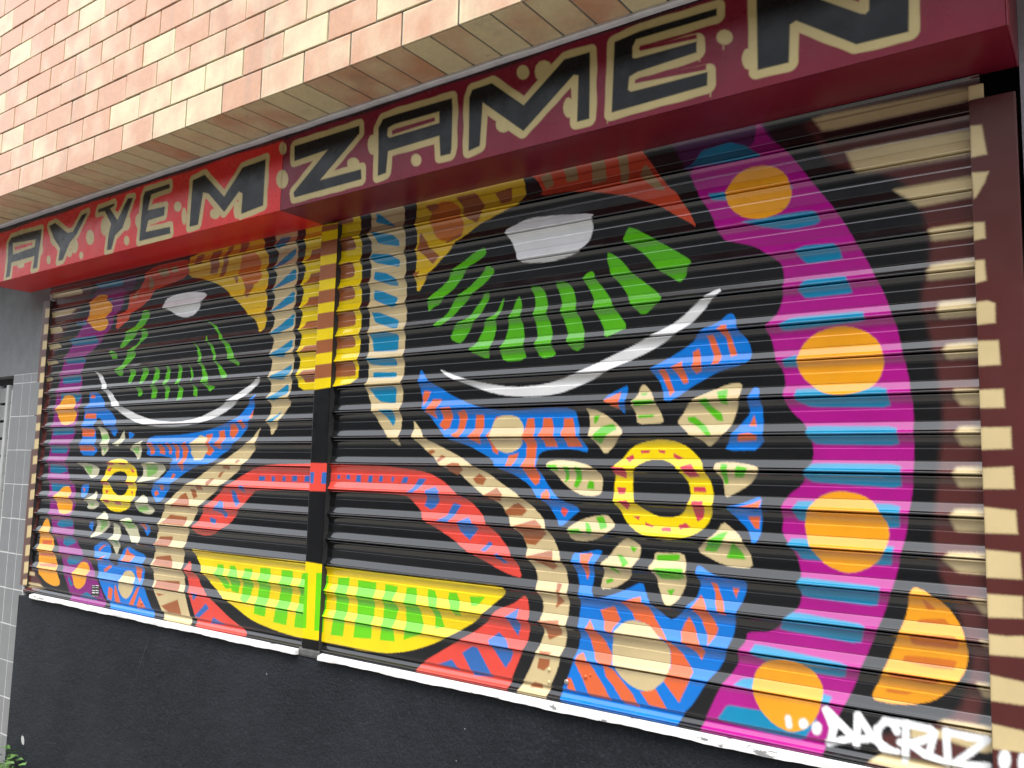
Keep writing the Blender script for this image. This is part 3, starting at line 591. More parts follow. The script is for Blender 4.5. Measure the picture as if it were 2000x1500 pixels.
S E 2 1 -412 -744 -433 -783 -439 -838 -486 -887 -552 -938 -638 -989 -725 -1044 -797 -1085 -841 -1139 -874 -1199 -896 -1246 -909 -1316 -914 -1373 -896 -1429 -883 -1473 -844 -1548 -820 -1590 -788 -1633 -993 -1631 -1038 -1592 -1086 -1539 -1125 -1496 -1142 -1427 -1159 -1393 -1142 -1321 -1134 -1249 -1120 -1188 -1086 -1115 -1019 -1053 -942 -1015 -847 -978 -774 -937 -683 -907 -613 -872 -544 -838 -503 -823 -476 -805 -454 -783
S N 2 0 -557 -888 -539 -894 -555 -905 -574 -900
S N 2 0 -645 -917 -599 -917 -616 -934 -662 -929
S N 2 0 -679 -946 -652 -940 -677 -969 -695 -969
S N 2 0 -751 -976 -723 -975 -747 -1010 -778 -994
S N 2 0 -844 -1007 -796 -1006 -803 -1029 -851 -1030
S N 2 0 -901 -1026 -861 -1025 -838 -1059 -866 -1071
S N 2 0 -967 -1057 -929 -1044 -872 -1112 -1033 -1113
S N 2 0 -1039 -1149 -907 -1154 -912 -1195 -1106 -1193
S N 2 0 -1110 -1253 -1007 -1247 -1021 -1300 -1148 -1291
S N 2 0 -1130 -1349 -1017 -1335 -980 -1390 -1147 -1386
S N 2 0 -1117 -1455 -934 -1444 -919 -1488 -1113 -1489
S N 2 0 -1100 -1512 -1027 -1510 -1077 -1524
S N 2 0 -1052 -1565 -925 -1523 -888 -1587 -988 -1589
S B 2 1 -450 -595 -466 -650 -484 -716 -515 -760 -565 -805 -633 -850 -686 -872 -739 -907 -815 -915 -911 -937 -1026 -994 -1063 -1031 -1130 -1105 -1198 -1071 -1220 -1035 -1112 -972 -1055 -923 -1038 -887 -1123 -875 -1275 -876 -1259 -826 -1265 -781 -1009 -779 -811 -762 -627 -725 -557 -692 -508 -649
S R 2 0 -498 -705 -471 -672 -476 -711
S R 2 0 -564 -720 -537 -715 -517 -744 -543 -754
S R 2 0 -626 -736 -590 -731 -568 -765 -601 -799 -630 -782
S R 2 0 -706 -764 -669 -759 -656 -799 -689 -844 -728 -827 -703 -798
S R 2 0 -800 -780 -752 -775 -767 -815 -735 -850 -761 -873 -801 -862
S R 2 0 -1260 -814 -1217 -814 -1200 -863 -1232 -870
S R 2 0 -1172 -820 -1129 -826 -1113 -869 -1157 -863
S R 2 0 -1099 -814 -1066 -820 -1061 -869 -1082 -863
S R 2 0 -1036 -814 -1004 -827 -998 -880 -1016 -898 -1030 -863
S R 2 0 -983 -827 -945 -809 -930 -850 -952 -921 -970 -945 -993 -922 -968 -874
S R 2 0 -1040 -958 -1019 -964 -1037 -982 -1058 -983
S R 2 0 -1138 -1015 -1107 -1014 -1114 -1038 -1136 -1039
S R 2 0 -1167 -1040 -1144 -1057 -1175 -1070 -1187 -1052
S E 2 1 -848 -780 -789 -792 -783 -850 -817 -891 -876 -894 -909 -862 -913 -821
S Y2 2 1 -1022 84 -522 110 -467 90 -444 29 -425 3 -422 -66 -423 -134 -422 -196 -419 -310 -458 -340 -488 -281 -564 -228 -635 -174 -735 -104 -866 -48 -1024 -17 -1009 44
S N 2 1 -959 75 -899 79 -904 31 -965 32
S N 2 1 -839 77 -761 79 -775 26 -789 -27 -848 -26 -843 23
S N 2 1 -714 84 -676 85 -716 6 -729 -52 -767 -54 -754 5
S N 2 1 -630 90 -565 87 -579 36 -625 42
S N 2 1 -662 -66 -625 -65 -649 -97
S N 2 1 -595 -92 -513 -95 -534 -157 -560 -171
S Q 3 1 -615 29 -515 33 -476 -13 -461 -78 -502 -114 -593 -104 -627 -41
S C2 2 1 -1380 39 -1325 72 -1021 71 -1017 40 -1024 -17 -1200 -39 -1299 -62 -1362 -107 -1473 -149 -1547 -196 -1639 -233 -1626 -154 -1531 -136 -1530 -69 -1441 -33 -1400 15
S E2 2 1 -1364 24 -1317 5 -1310 -48 -1344 -50
S E2 2 1 -1426 -35 -1445 -72 -1491 -81
S E2 2 1 -1277 53 -1178 47 -1184 9 -1250 10
S E2 2 1 -1156 44 -1103 50 -1099 18 -1153 18
S W 2 1 -1118 -94 -982 -96 -859 -116 -885 -150 -912 -178 -949 -211 -1030 -219 -1107 -196 -1164 -166 -1214 -151 -1203 -111
S G 2 1 -1377 -152 -1320 -151 -1328 -182 -1399 -248 -1476 -287 -1554 -328 -1591 -319 -1559 -288 -1517 -245 -1438 -218
S G 2 1 -1377 -243 -1325 -247 -1337 -285 -1413 -318 -1440 -382 -1506 -417 -1535 -468 -1570 -473 -1610 -444 -1543 -408 -1503 -351 -1414 -312 -1385 -268
S G 2 1 -1663 -334 -1600 -345 -1607 -378 -1657 -375
S G 2 1 -1456 -439 -1408 -448 -1427 -480 -1457 -517 -1482 -510
S G 2 1 -1341 -439 -1295 -442 -1312 -485 -1353 -522 -1377 -514
S G 2 1 -1240 -445 -1212 -446 -1206 -497 -1241 -527 -1264 -519
S G 2 1 -1142 -444 -1120 -445 -1119 -501 -1132 -531 -1164 -530
S G 2 1 -1047 -443 -1021 -445 -1026 -536 -1057 -535
S G 2 1 -965 -442 -929 -492 -934 -534
S G 2 1 -936 -334 -890 -386 -853 -460 -796 -534 -795 -546 -854 -544 -860 -484 -896 -422
S G 2 1 -859 -304 -794 -369 -747 -448 -676 -505 -665 -523 -711 -524 -756 -454 -812 -379
S G 2 1 -762 -300 -680 -365 -628 -427 -588 -458 -596 -472 -663 -442 -718 -356
S G 2 1 -840 -245 -774 -281 -730 -332 -707 -375 -761 -312
S G 2 1 -1397 -533 -1351 -541 -1346 -579 -1379 -585
S G 2 1 -1262 -532 -1218 -534 -1221 -596 -1265 -601
S G 2 1 -1153 -530 -1109 -545 -1123 -606 -1144 -611
S G 2 1 -1036 -536 -1003 -561 -1007 -610 -1048 -614
S G 2 1 -924 -541 -891 -566 -887 -602 -918 -595
S G 2 1 -844 -544 -755 -560 -791 -582
S W 2 1 -1796 -437 -1755 -442 -1674 -521 -1563 -612 -1405 -668 -1230 -707 -1016 -718 -876 -704 -708 -654 -602 -605 -481 -553 -431 -529 -423 -540 -469 -576 -581 -635 -686 -685 -835 -726 -1013 -740 -1226 -737 -1419 -704 -1583 -643 -1695 -547
S E 2 1 -391 102 -375 31 -356 5 -378 -60 -362 -89 -380 -155 -367 -190 -383 -245 -359 -288 -382 -342 -358 -377 -377 -436 -361 -470 -376 -531 -360 -565 -357 -592 -378 -628 -352 -653 -353 -686 -373 -727 -354 -751 -341 -791 -305 -746 -266 -692 -224 -651 -236 -624 -227 -571 -225 -517 -221 -435 -227 -326 -232 -216 -227 -106 -233 6 -247 114
S T 2 1 -376 42 -353 73 -285 69 -283 40 -357 23
S T 2 1 -345 -30 -264 10 -248 13 -246 -15 -309 -52 -384 -65
S T 2 1 -361 -136 -265 -80 -241 -77 -237 -122 -327 -145 -385 -161
S T 2 1 -362 -231 -258 -175 -241 -177 -238 -216 -319 -247 -386 -252
S T 2 1 -362 -332 -250 -275 -234 -271 -238 -326 -318 -352 -382 -353
S T 2 1 -354 -427 -250 -385 -234 -381 -239 -419 -285 -454 -378 -442
S T 2 1 -354 -527 -242 -489 -234 -484 -239 -527 -277 -552 -370 -543
S T 2 1 -347 -615 -252 -570 -243 -581 -248 -613 -328 -638 -380 -630
S T 2 1 -323 -703 -283 -682 -298 -704 -329 -730 -371 -729
S Y 2 1 -195 117 -182 26 -189 -55 -178 -79 -195 -149 -180 -173 -197 -248 -182 -271 -197 -339 -178 -373 -199 -437 -179 -481 -198 -529 -180 -599 -52 -600 -55 106
S N 2 1 -143 -8 -77 -8 -74 -59 -169 -59 -151 -35
S N 2 1 -145 -109 -75 -107 -72 -156 -178 -156 -158 -139
S N 2 1 -148 -210 -73 -211 -70 -254 -178 -250 -156 -237
S N 2 1 -156 -313 -71 -312 -68 -350 -179 -344 -164 -333
S N 2 1 -158 -416 -68 -415 -71 -442 -182 -442 -167 -432
S N 2 1 -161 -515 -66 -515 -65 -540 -68 -567 -147 -569 -159 -546 -177 -535
S Y 2 1 -1583 -904 -1502 -890 -1418 -902 -1357 -939 -1333 -989 -1343 -1045 -1349 -1088 -1399 -1140 -1489 -1160 -1574 -1148 -1639 -1112 -1646 -1067 -1652 -1022 -1635 -969 -1616 -930
S K 2 1 -1505 -954 -1446 -959 -1418 -990 -1413 -1028 -1431 -1066 -1488 -1081 -1537 -1063 -1578 -1033 -1594 -1001 -1563 -968
S P 2 0 -1607 -910 -1546 -911 -1545 -924 -1604 -929
S P 2 0 -1499 -911 -1440 -912 -1439 -925 -1497 -922
S P 2 0 -1666 -1012 -1593 -1010 -1591 -1026 -1646 -1025
S P 2 0 -1428 -1006 -1359 -1008 -1357 -1020 -1420 -1022
S P 2 0 -1617 -1098 -1556 -1099 -1566 -1115 -1609 -1111
S P 2 0 -1520 -1104 -1449 -1105 -1459 -1121 -1512 -1120
S P 2 0 -1626 -950 -1579 -936 -1587 -962
S P 2 0 -1414 -940 -1366 -952 -1376 -965
S P 2 0 -1623 -1053 -1587 -1052 -1608 -1072
S P 2 0 -1387 -1052 -1365 -1052 -1374 -1071
S E3 2 1 -1738 -726 -1681 -733 -1626 -774 -1606 -826 -1638 -865 -1672 -882 -1691 -839 -1685 -793
S E3 2 1 -1491 -749 -1474 -788 -1489 -813 -1521 -832 -1571 -819 -1527 -794
S E3 2 1 -1307 -801 -1314 -832 -1319 -882 -1340 -895 -1378 -858 -1426 -845 -1372 -820
S E3 2 1 -1922 -917 -1793 -916 -1714 -938 -1687 -951 -1707 -984 -1755 -998 -1810 -972 -1853 -940
S E3 2 1 -1304 -914 -1205 -906 -1108 -914 -1104 -948 -1163 -985 -1325 -1010 -1286 -963
S E3 2 1 -1703 -1055 -1685 -1094 -1662 -1126 -1707 -1153 -1783 -1153 -1775 -1123 -1815 -1108 -1742 -1089
S E3 2 1 -1285 -1062 -1227 -1084 -1213 -1108 -1166 -1136 -1196 -1156 -1273 -1153 -1344 -1125 -1314 -1093
S E3 2 1 -1615 -1156 -1569 -1179 -1542 -1203 -1572 -1243 -1640 -1279 -1724 -1297 -1681 -1249 -1675 -1204 -1641 -1183
S E3 2 1 -1530 -1206 -1469 -1219 -1447 -1255 -1445 -1311 -1472 -1372 -1513 -1328 -1552 -1299 -1510 -1265
S E3 2 1 -1460 -1199 -1382 -1177 -1335 -1193 -1295 -1240 -1268 -1281 -1276 -1309 -1345 -1286 -1396 -1246
S G2 4 1 -1700 -773 -1639 -767 -1623 -793 -1683 -806
S G2 4 1 -1678 -839 -1641 -839 -1650 -865
S G2 4 1 -1403 -845 -1337 -826 -1343 -870
S G2 4 1 -1854 -933 -1765 -932 -1771 -978 -1797 -972
S G2 4 1 -1269 -919 -1161 -918 -1177 -961 -1251 -981
S G2 4 1 -1321 -1125 -1234 -1115 -1220 -1139 -1296 -1148
S G2 4 1 -1639 -1202 -1566 -1198 -1586 -1231 -1643 -1260
S G2 4 1 -1436 -1204 -1347 -1187 -1320 -1223 -1386 -1233
S G2 4 1 -1506 -1290 -1459 -1293 -1478 -1325
S G2 4 1 -1775 -1123 -1712 -1121 -1734 -1141
S B 2 1 -1860 -547 -1771 -544 -1715 -580 -1658 -635 -1578 -683 -1547 -729 -1564 -781 -1589 -774 -1645 -727 -1752 -672 -1769 -732 -1748 -786 -1722 -879 -1902 -876 -1890 -785 -1885 -731 -1886 -635 -1839 -603
S B 2 1 -1852 -1033 -1789 -1025 -1784 -1058 -1804 -1098 -1843 -1093 -1861 -1060
S B 2 1 -1749 -1214 -1711 -1212 -1716 -1264 -1757 -1240
S B 2 1 -1290 -1197 -1202 -1198 -1197 -1240 -1216 -1259 -1253 -1225
S B 2 1 -1449 -756 -1390 -769 -1410 -788 -1438 -794
S R 2 1 -1833 -555 -1793 -563 -1791 -577 -1837 -576
S R 2 1 -1870 -656 -1767 -659 -1763 -686 -1879 -683
S R 2 1 -1898 -731 -1768 -739 -1768 -779 -1891 -778
S R 2 1 -1903 -826 -1761 -826 -1751 -852 -1906 -853
S R 2 1 -1844 -1046 -1817 -1052 -1827 -1072
S R 2 1 -1278 -1199 -1224 -1199 -1230 -1236
S B 2 1 -1681 -1333 -1612 -1303 -1553 -1312 -1524 -1347 -1528 -1390 -1476 -1424 -1433 -1395 -1430 -1353 -1389 -1313 -1319 -1333 -1216 -1350 -1224 -1386 -1217 -1446 -1222 -1475 -1196 -1503 -1171 -1536 -1122 -1590 -1066 -1635 -1438 -1634 -1499 -1599 -1552 -1555 -1597 -1509 -1611 -1480 -1644 -1419 -1636 -1406 -1693 -1351
S R 2 0 -1608 -1328 -1573 -1319 -1640 -1362 -1642 -1349
S R 2 0 -1647 -1401 -1566 -1375 -1587 -1396
S R 2 0 -1524 -1416 -1511 -1428 -1566 -1457 -1580 -1446
S R 2 0 -1386 -1325 -1360 -1348 -1314 -1357 -1332 -1389 -1411 -1389
S R 2 0 -1297 -1404 -1241 -1412 -1243 -1478 -1279 -1451
S R 2 0 -1510 -1521 -1473 -1530 -1477 -1586 -1514 -1577
S R 2 0 -1454 -1503 -1396 -1589 -1441 -1594 -1459 -1547
S R 2 0 -1262 -1504 -1241 -1496 -1284 -1590 -1327 -1594
S R 2 0 -1235 -1543 -1175 -1590 -1260 -1599
S E 2 1 -1403 -1450 -1374 -1432 -1329 -1429 -1300 -1446 -1286 -1488 -1302 -1530 -1342 -1566 -1389 -1558 -1431 -1518
S V 8 1 -1853 27 -1460 49 -1490 -14 -1564 -73 -1605 -123 -1785 -92 -1917 -79
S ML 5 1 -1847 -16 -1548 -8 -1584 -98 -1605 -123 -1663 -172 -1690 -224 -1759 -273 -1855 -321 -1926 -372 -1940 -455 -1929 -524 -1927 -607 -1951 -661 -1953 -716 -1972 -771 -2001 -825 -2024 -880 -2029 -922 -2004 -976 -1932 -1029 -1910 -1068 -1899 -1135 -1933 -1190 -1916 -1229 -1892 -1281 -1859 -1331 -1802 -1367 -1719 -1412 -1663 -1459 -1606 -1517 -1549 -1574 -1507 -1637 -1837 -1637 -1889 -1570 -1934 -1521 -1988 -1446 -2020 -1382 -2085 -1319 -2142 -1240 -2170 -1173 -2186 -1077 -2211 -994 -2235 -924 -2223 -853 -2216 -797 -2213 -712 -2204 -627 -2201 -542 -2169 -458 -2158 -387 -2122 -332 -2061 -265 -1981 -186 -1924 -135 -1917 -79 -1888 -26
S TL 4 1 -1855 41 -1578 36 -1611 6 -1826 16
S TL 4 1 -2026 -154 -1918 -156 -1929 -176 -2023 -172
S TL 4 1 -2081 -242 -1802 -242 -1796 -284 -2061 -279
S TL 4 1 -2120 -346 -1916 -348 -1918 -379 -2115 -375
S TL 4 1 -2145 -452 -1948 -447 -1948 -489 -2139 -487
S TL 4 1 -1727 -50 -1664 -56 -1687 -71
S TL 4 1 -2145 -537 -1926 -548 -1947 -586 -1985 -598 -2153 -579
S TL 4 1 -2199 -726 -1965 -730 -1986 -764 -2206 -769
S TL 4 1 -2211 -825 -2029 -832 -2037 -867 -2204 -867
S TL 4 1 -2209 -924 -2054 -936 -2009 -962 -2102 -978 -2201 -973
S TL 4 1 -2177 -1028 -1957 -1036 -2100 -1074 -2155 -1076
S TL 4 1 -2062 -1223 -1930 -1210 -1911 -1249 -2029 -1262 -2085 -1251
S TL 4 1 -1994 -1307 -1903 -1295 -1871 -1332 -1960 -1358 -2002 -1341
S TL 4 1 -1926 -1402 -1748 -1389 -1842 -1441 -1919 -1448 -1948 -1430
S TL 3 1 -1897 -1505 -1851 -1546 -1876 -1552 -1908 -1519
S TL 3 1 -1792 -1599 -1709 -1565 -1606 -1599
S O 2 1 -1834 -18 -1743 -27 -1726 -57 -1683 -95 -1692 -122 -1726 -146 -1710 -175 -1729 -214 -1792 -223 -1859 -203 -1918 -156 -1913 -101 -1906 -59 -1871 -35
S O 2 1 -2115 -552 -2033 -551 -1988 -577 -1979 -633 -1962 -661 -1982 -702 -2047 -718 -2118 -707 -2167 -663 -2181 -621 -2138 -579
S O 2 1 -2036 -1045 -1976 -1043 -1951 -1076 -1960 -1104 -1936 -1130 -1935 -1176 -1999 -1193 -2069 -1182 -2105 -1129 -2130 -1103 -2074 -1066
S O 2 1 -1794 -1421 -1732 -1426 -1708 -1455 -1723 -1490 -1736 -1534 -1787 -1562 -1840 -1552 -1863 -1502 -1875 -1495 -1831 -1447
S D 10 1 -2332 80 -1860 69 -1998 -71 -2148 -172 -2244 -281 -2283 -394 -2263 -511 -2273 -625 -2278 -768 -2283 -910 -2286 -995 -2283 -1080 -2297 -1164 -2300 -1249 -2321 -1361 -2331 -1473 -2139 -1593 -2418 -1648 -2499 -1201 -2472 -324 -2453 94
S E 4 1 -2354 38 -2003 35 -2010 7 -2350 11
S E 4 1 -2366 -71 -2052 -72 -2120 -97 -2361 -101
S E 4 1 -2368 -163 -2200 -159 -2190 -189 -2363 -193
S E 4 1 -2376 -257 -2202 -255 -2187 -279 -2371 -284
S E 4 1 -2383 -353 -2215 -352 -2201 -367 -2380 -374
S E 4 1 -2378 -454 -2251 -445 -2249 -460 -2375 -471
S E 4 1 -2430 -1518 -2265 -1518 -2262 -1537 -2426 -1537
S E 4 1 -2431 -1579 -2199 -1572 -2139 -1593 -2426 -1607
S O 2 1 -2203 -1213 -2164 -1242 -2139 -1295 -2098 -1339 -2089 -1392 -2042 -1451 -2022 -1503 -1983 -1544 -1996 -1564 -2060 -1570 -2146 -1554 -2194 -1531 -2225 -1520 -2254 -1418 -2257 -1330 -2241 -1259
S R 2 1 -2224 -1341 -2113 -1334 -2123 -1355 -2220 -1362
S R 2 1 -2241 -1411 -2074 -1399 -2086 -1414 -2238 -1425
S R 2 1 -2231 -1466 -2052 -1452 -2049 -1471 -2215 -1478
S W2 4 0 1919 -1513 1918 -1508 1920 -1504 1924 -1500 1929 -1498 1934 -1500 1937 -1503 1955 -1545 1955 -1550 1953 -1555 1949 -1559 1944 -1560 1940 -1559 1937 -1556
S W2 4 0 1936 -1550 1939 -1545 1943 -1542 1948 -1541 1952 -1542 1955 -1546 1955 -1551 1947 -1584 1945 -1588 1941 -1592 1936 -1593 1931 -1592 1929 -1588 1929 -1583
S W2 4 0 1921 -1516 1918 -1512 1919 -1507 1921 -1503 1925 -1499 1930 -1498 1935 -1500 1971 -1531 1973 -1535 1973 -1539 1971 -1544 1967 -1547 1962 -1548 1958 -1547
S W2 4 0 1958 -1547 1955 -1543 1955 -1538 1958 -1533 1962 -1530 1967 -1529 1971 -1531 2000 -1555 2002 -1559 2002 -1563 2000 -1568 1995 -1571 1991 -1572 1986 -1571
S W2 4 0 1934 -1598 1929 -1598 1925 -1596 1923 -1592 1923 -1587 1926 -1583 1931 -1580 1965 -1567 1970 -1567 1974 -1569 1976 -1573 1975 -1578 1972 -1582 1968 -1585
S W2 4 0 1969 -1585 1964 -1586 1960 -1584 1957 -1581 1957 -1576 1960 -1571 1964 -1568 1991 -1556 1996 -1555 2000 -1556 2002 -1560 2002 -1565 2000 -1570 1995 -1573
S W2 4 0 1996 -1508 1998 -1503 2001 -1500 2006 -1498 2011 -1499 2014 -1502 2015 -1506 2009 -1580 2007 -1585 2004 -1589 1999 -1590 1995 -1590 1991 -1587 1991 -1582
S W2 4 0 1998 -1514 1996 -1509 1997 -1505 2000 -1500 2005 -1498 2010 -1498 2013 -1501 2049 -1551 2050 -1555 2049 -1560 2046 -1564 2041 -1567 2037 -1567 2033 -1564
S W2 4 0 2036 -1566 2033 -1563 2032 -1559 2034 -1554 2038 -1550 2042 -1548 2046 -1549 2086 -1570 2089 -1573 2089 -1578 2088 -1583 2084 -1586 2080 -1588 2075 -1587
S W2 4 0 1997 -1577 1993 -1577 1989 -1574 1988 -1570 1989 -1565 1992 -1561 1997 -1558 2027 -1551 2032 -1551 2035 -1554 2037 -1558 2036 -1563 2032 -1567 2028 -1570
S W2 4 0 2104 -1525 2105 -1530 2103 -1535 2100 -1538 2095 -1540 2091 -1539 2088 -1536 2079 -1517 2079 -1513 2080 -1508 2084 -1504 2089 -1503 2093 -1503 2096 -1507
S W2 4 0 2090 -1503 2094 -1504 2096 -1508 2096 -1513 2094 -1517 2089 -1520 2085 -1521 2066 -1519 2062 -1517 2060 -1514 2061 -1509 2063 -1504 2067 -1501 2072 -1500
S W2 4 0 2063 -1505 2067 -1501 2071 -1500 2075 -1502 2078 -1505 2078 -1510 2075 -1515 2058 -1537 2054 -1541 2049 -1542 2045 -1540 2042 -1537 2042 -1532 2045 -1527
S W2 4 0 2042 -1534 2043 -1529 2047 -1525 2051 -1523 2056 -1523 2059 -1526 2060 -1531 2060 -1557 2058 -1562 2055 -1566 2050 -1568 2046 -1568 2043 -1565 2042 -1560
S W2 4 0 2043 -1565 2042 -1561 2043 -1556 2046 -1552 2050 -1550 2055 -1550 2058 -1552 2072 -1573 2074 -1577 2073 -1582 2069 -1586 2065 -1588 2061 -1588 2057 -1586
S W2 4 0 2063 -1589 2059 -1587 2056 -1584 2056 -1579 2058 -1575 2062 -1571 2067 -1570 2096 -1570 2100 -1571 2102 -1574 2102 -1579 2100 -1583 2097 -1587 2092 -1588
S W2 4 0 2068 -1519 2063 -1518 2061 -1515 2060 -1510 2062 -1505 2066 -1502 2070 -1500 2123 -1498 2127 -1499 2130 -1503 2130 -1507 2128 -1512 2125 -1515 2120 -1517
S W2 4 0 2119 -1517 2116 -1515 2113 -1512 2113 -1507 2115 -1503 2119 -1499 2124 -1498 2172 -1501 2176 -1503 2178 -1506 2178 -1511 2176 -1515 2172 -1518 2168 -1519
S W2 4 0 2108 -1509 2109 -1505 2112 -1501 2117 -1499 2121 -1499 2124 -1502 2125 -1506 2122 -1590 2120 -1594 2117 -1598 2113 -1600 2108 -1600 2105 -1597 2104 -1593
S W2 4 0 2162 -1515 2162 -1511 2164 -1506 2167 -1502 2171 -1501 2175 -1502 2178 -1505 2184 -1520 2184 -1525 2182 -1529 2179 -1533 2175 -1534 2171 -1533 2168 -1530
S W2 4 0 2173 -1517 2177 -1516 2181 -1517 2184 -1520 2184 -1525 2182 -1529 2179 -1533 2155 -1548 2150 -1550 2146 -1549 2144 -1545 2143 -1541 2145 -1536 2148 -1533
S W2 4 0 2150 -1532 2154 -1531 2158 -1533 2160 -1537 2160 -1542 2157 -1546 2153 -1549 2122 -1562 2118 -1562 2114 -1561 2112 -1557 2112 -1552 2115 -1548 2119 -1545
S W2 4 0 2122 -1544 2126 -1545 2129 -1548 2129 -1553 2127 -1557 2123 -1561 2119 -1562 2101 -1563 2097 -1562 2094 -1559 2094 -1554 2096 -1550 2099 -1546 2104 -1545
S W2 4 0 2121 -1562 2118 -1559 2117 -1555 2119 -1550 2122 -1546 2127 -1544 2131 -1545 2163 -1563 2166 -1566 2167 -1570 2165 -1575 2162 -1579 2157 -1580 2153 -1580
S W2 4 0 2155 -1580 2151 -1578 2150 -1574 2151 -1569 2153 -1565 2158 -1563 2162 -1562 2209 -1574 2212 -1576 2214 -1580 2213 -1585 2210 -1589 2206 -1591 2202 -1591
S W2 4 0 2171 -1517 2174 -1513 2177 -1510 2182 -1509 2185 -1510 2188 -1514 2187 -1519 2174 -1569 2172 -1573 2168 -1576 2164 -1577 2160 -1576 2158 -1572 2158 -1568
S W2 4 0 2196 -1510 2196 -1505 2199 -1501 2203 -1499 2208 -1499 2211 -1502 2212 -1506 2215 -1577 2214 -1582 2211 -1586 2207 -1588 2203 -1588 2200 -1586 2198 -1582
S W2 4 0 2207 -1519 2203 -1517 2201 -1514 2201 -1509 2203 -1505 2206 -1502 2211 -1501 2248 -1503 2252 -1504 2254 -1508 2254 -1512 2252 -1516 2249 -1520 2244 -1520
S W2 4 0 2245 -1521 2241 -1519 2239 -1516 2238 -1512 2240 -1507 2244 -1504 2248 -1503 2291 -1502 2294 -1504 2297 -1507 2297 -1511 2295 -1515 2292 -1519 2288 -1520
S W2 4 0 2285 -1508 2289 -1505 2293 -1505 2296 -1507 2297 -1511 2296 -1516 2293 -1520 2259 -1553 2255 -1555 2251 -1555 2248 -1553 2247 -1549 2248 -1544 2250 -1540
S W2 4 0 2251 -1540 2254 -1538 2259 -1538 2262 -1540 2263 -1544 2262 -1549 2259 -1553 2226 -1584 2222 -1587 2218 -1587 2215 -1584 2213 -1581 2214 -1576 2217 -1572
S W2 4 0 2219 -1590 2215 -1589 2213 -1586 2212 -1582 2213 -1578 2217 -1574 2221 -1572 2290 -1562 2294 -1562 2297 -1565 2297 -1569 2296 -1574 2293 -1577 2289 -1579
S W2 5 0 1822 -1548 1823 -1545 1825 -1541 1829 -1539 1833 -1539 1836 -1541 1837 -1544 1840 -1563 1839 -1567 1837 -1570 1833 -1572 1829 -1572 1826 -1571 1825 -1567
S W2 5 1 1882 -1551 1880 -1557 1877 -1562 1872 -1565 1867 -1566 1862 -1565 1859 -1561 1858 -1555 1859 -1549 1862 -1544 1867 -1541 1872 -1540 1877 -1542 1880 -1546
S W2 5 1 1916 -1556 1914 -1564 1911 -1570 1906 -1574 1901 -1575 1896 -1573 1892 -1568 1891 -1561 1892 -1553 1896 -1547 1901 -1543 1907 -1542 1911 -1544 1915 -1549
GR W2 5 1 2339 -1540 2337 -1551 2333 -1560 2328 -1566 2323 -1567 2318 -1563 2315 -1555 2314 -1545 2316 -1534 2320 -1525 2325 -1519 2330 -1518 2335 -1521 2338 -1529
GR W2 5 1 2370 -1540 2369 -1550 2366 -1558 2363 -1563 2359 -1564 2355 -1560 2353 -1553 2352 -1544 2354 -1534 2356 -1525 2360 -1520 2364 -1520 2367 -1523 2370 -1530
GR E 4 0 2304 -44 2329 -46 2338 -123 2303 -124
GR E 4 0 2303 -163 2340 -167 2330 -194 2311 -226 2306 -228
GR E 4 0 2302 -289 2327 -291 2328 -331 2302 -334
GR E 4 0 2302 -383 2324 -384 2326 -435 2300 -440
GR E 4 0 2302 -486 2327 -485 2343 -493 2342 -540 2301 -542
GR E 4 0 2301 -581 2347 -583 2349 -641 2301 -642
GR E 4 0 2300 -699 2353 -699 2354 -743 2300 -743
GR E 4 0 2301 -789 2365 -789 2365 -839 2301 -842
GR E 4 0 2302 -885 2366 -881 2367 -932 2302 -934
GR E 4 0 2302 -976 2368 -982 2370 -1035 2303 -1037
GR E 4 0 2303 -1075 2373 -1078 2375 -1137 2302 -1139
GR E 4 0 2302 -1177 2375 -1175 2374 -1224 2303 -1230
GR E 4 0 2303 -1268 2341 -1268 2374 -1263 2382 -1310 2303 -1314
GR E 4 0 2304 -1359 2371 -1365 2384 -1416 2302 -1417
GR E 4 0 2303 -1468 2367 -1472 2385 -1518 2302 -1523
GL E 4 0 -2369 -47 -2296 -48 -2296 -101 -2369 -100
GL E 4 0 -2369 -139 -2297 -139 -2297 -195 -2369 -195
GL E 4 0 -2369 -233 -2297 -233 -2297 -282 -2369 -283
GL E 4 0 -2369 -327 -2298 -326 -2298 -378 -2369 -380
GL E 4 0 -2369 -418 -2298 -416 -2299 -471 -2368 -473
GL E 4 0 -2368 -511 -2299 -508 -2299 -554 -2368 -558
GL E 4 0 -2368 -601 -2299 -597 -2300 -649 -2368 -653
GL E 4 0 -2368 -702 -2300 -698 -2300 -740 -2368 -745
GL E 4 0 -2368 -791 -2300 -786 -2301 -840 -2368 -846
GL E 4 0 -2368 -886 -2301 -880 -2301 -925 -2368 -932
GL E 4 0 -2367 -986 -2301 -979 -2302 -1032 -2367 -1040
GL E 4 0 -2367 -1074 -2302 -1066 -2302 -1119 -2367 -1127
GL E 4 0 -2367 -1173 -2303 -1164 -2303 -1220 -2367 -1229
GL E 4 0 -2367 -1271 -2303 -1262 -2303 -1326 -2367 -1336
GL E 4 0 -2367 -1378 -2304 -1368 -2304 -1426 -2367 -1436
GL E 4 0 -2367 -1469 -2304 -1459 -2305 -1520 -2366 -1531
GL E 4 0 -2366 -1564 -2305 -1553 -2305 -1583 -2366 -1594
MU Y 2 0 -260 230 86 206 136 -591 -194 -614
MU N 2 0 -248 76 94 71 96 47 -246 51
MU N 2 0 -242 8 98 7 102 -53 -237 -54
MU N 2 0 -234 -94 105 -92 109 -153 -229 -158
MU N 2 0 -226 -202 111 -196 115 -248 -222 -257
MU N 2 0 -219 -297 117 -289 121 -353 -213 -365
MU N 2 0 -210 -409 124 -399 128 -452 -205 -465
MU N 2 0 -202 -509 130 -498 134 -553 -198 -567
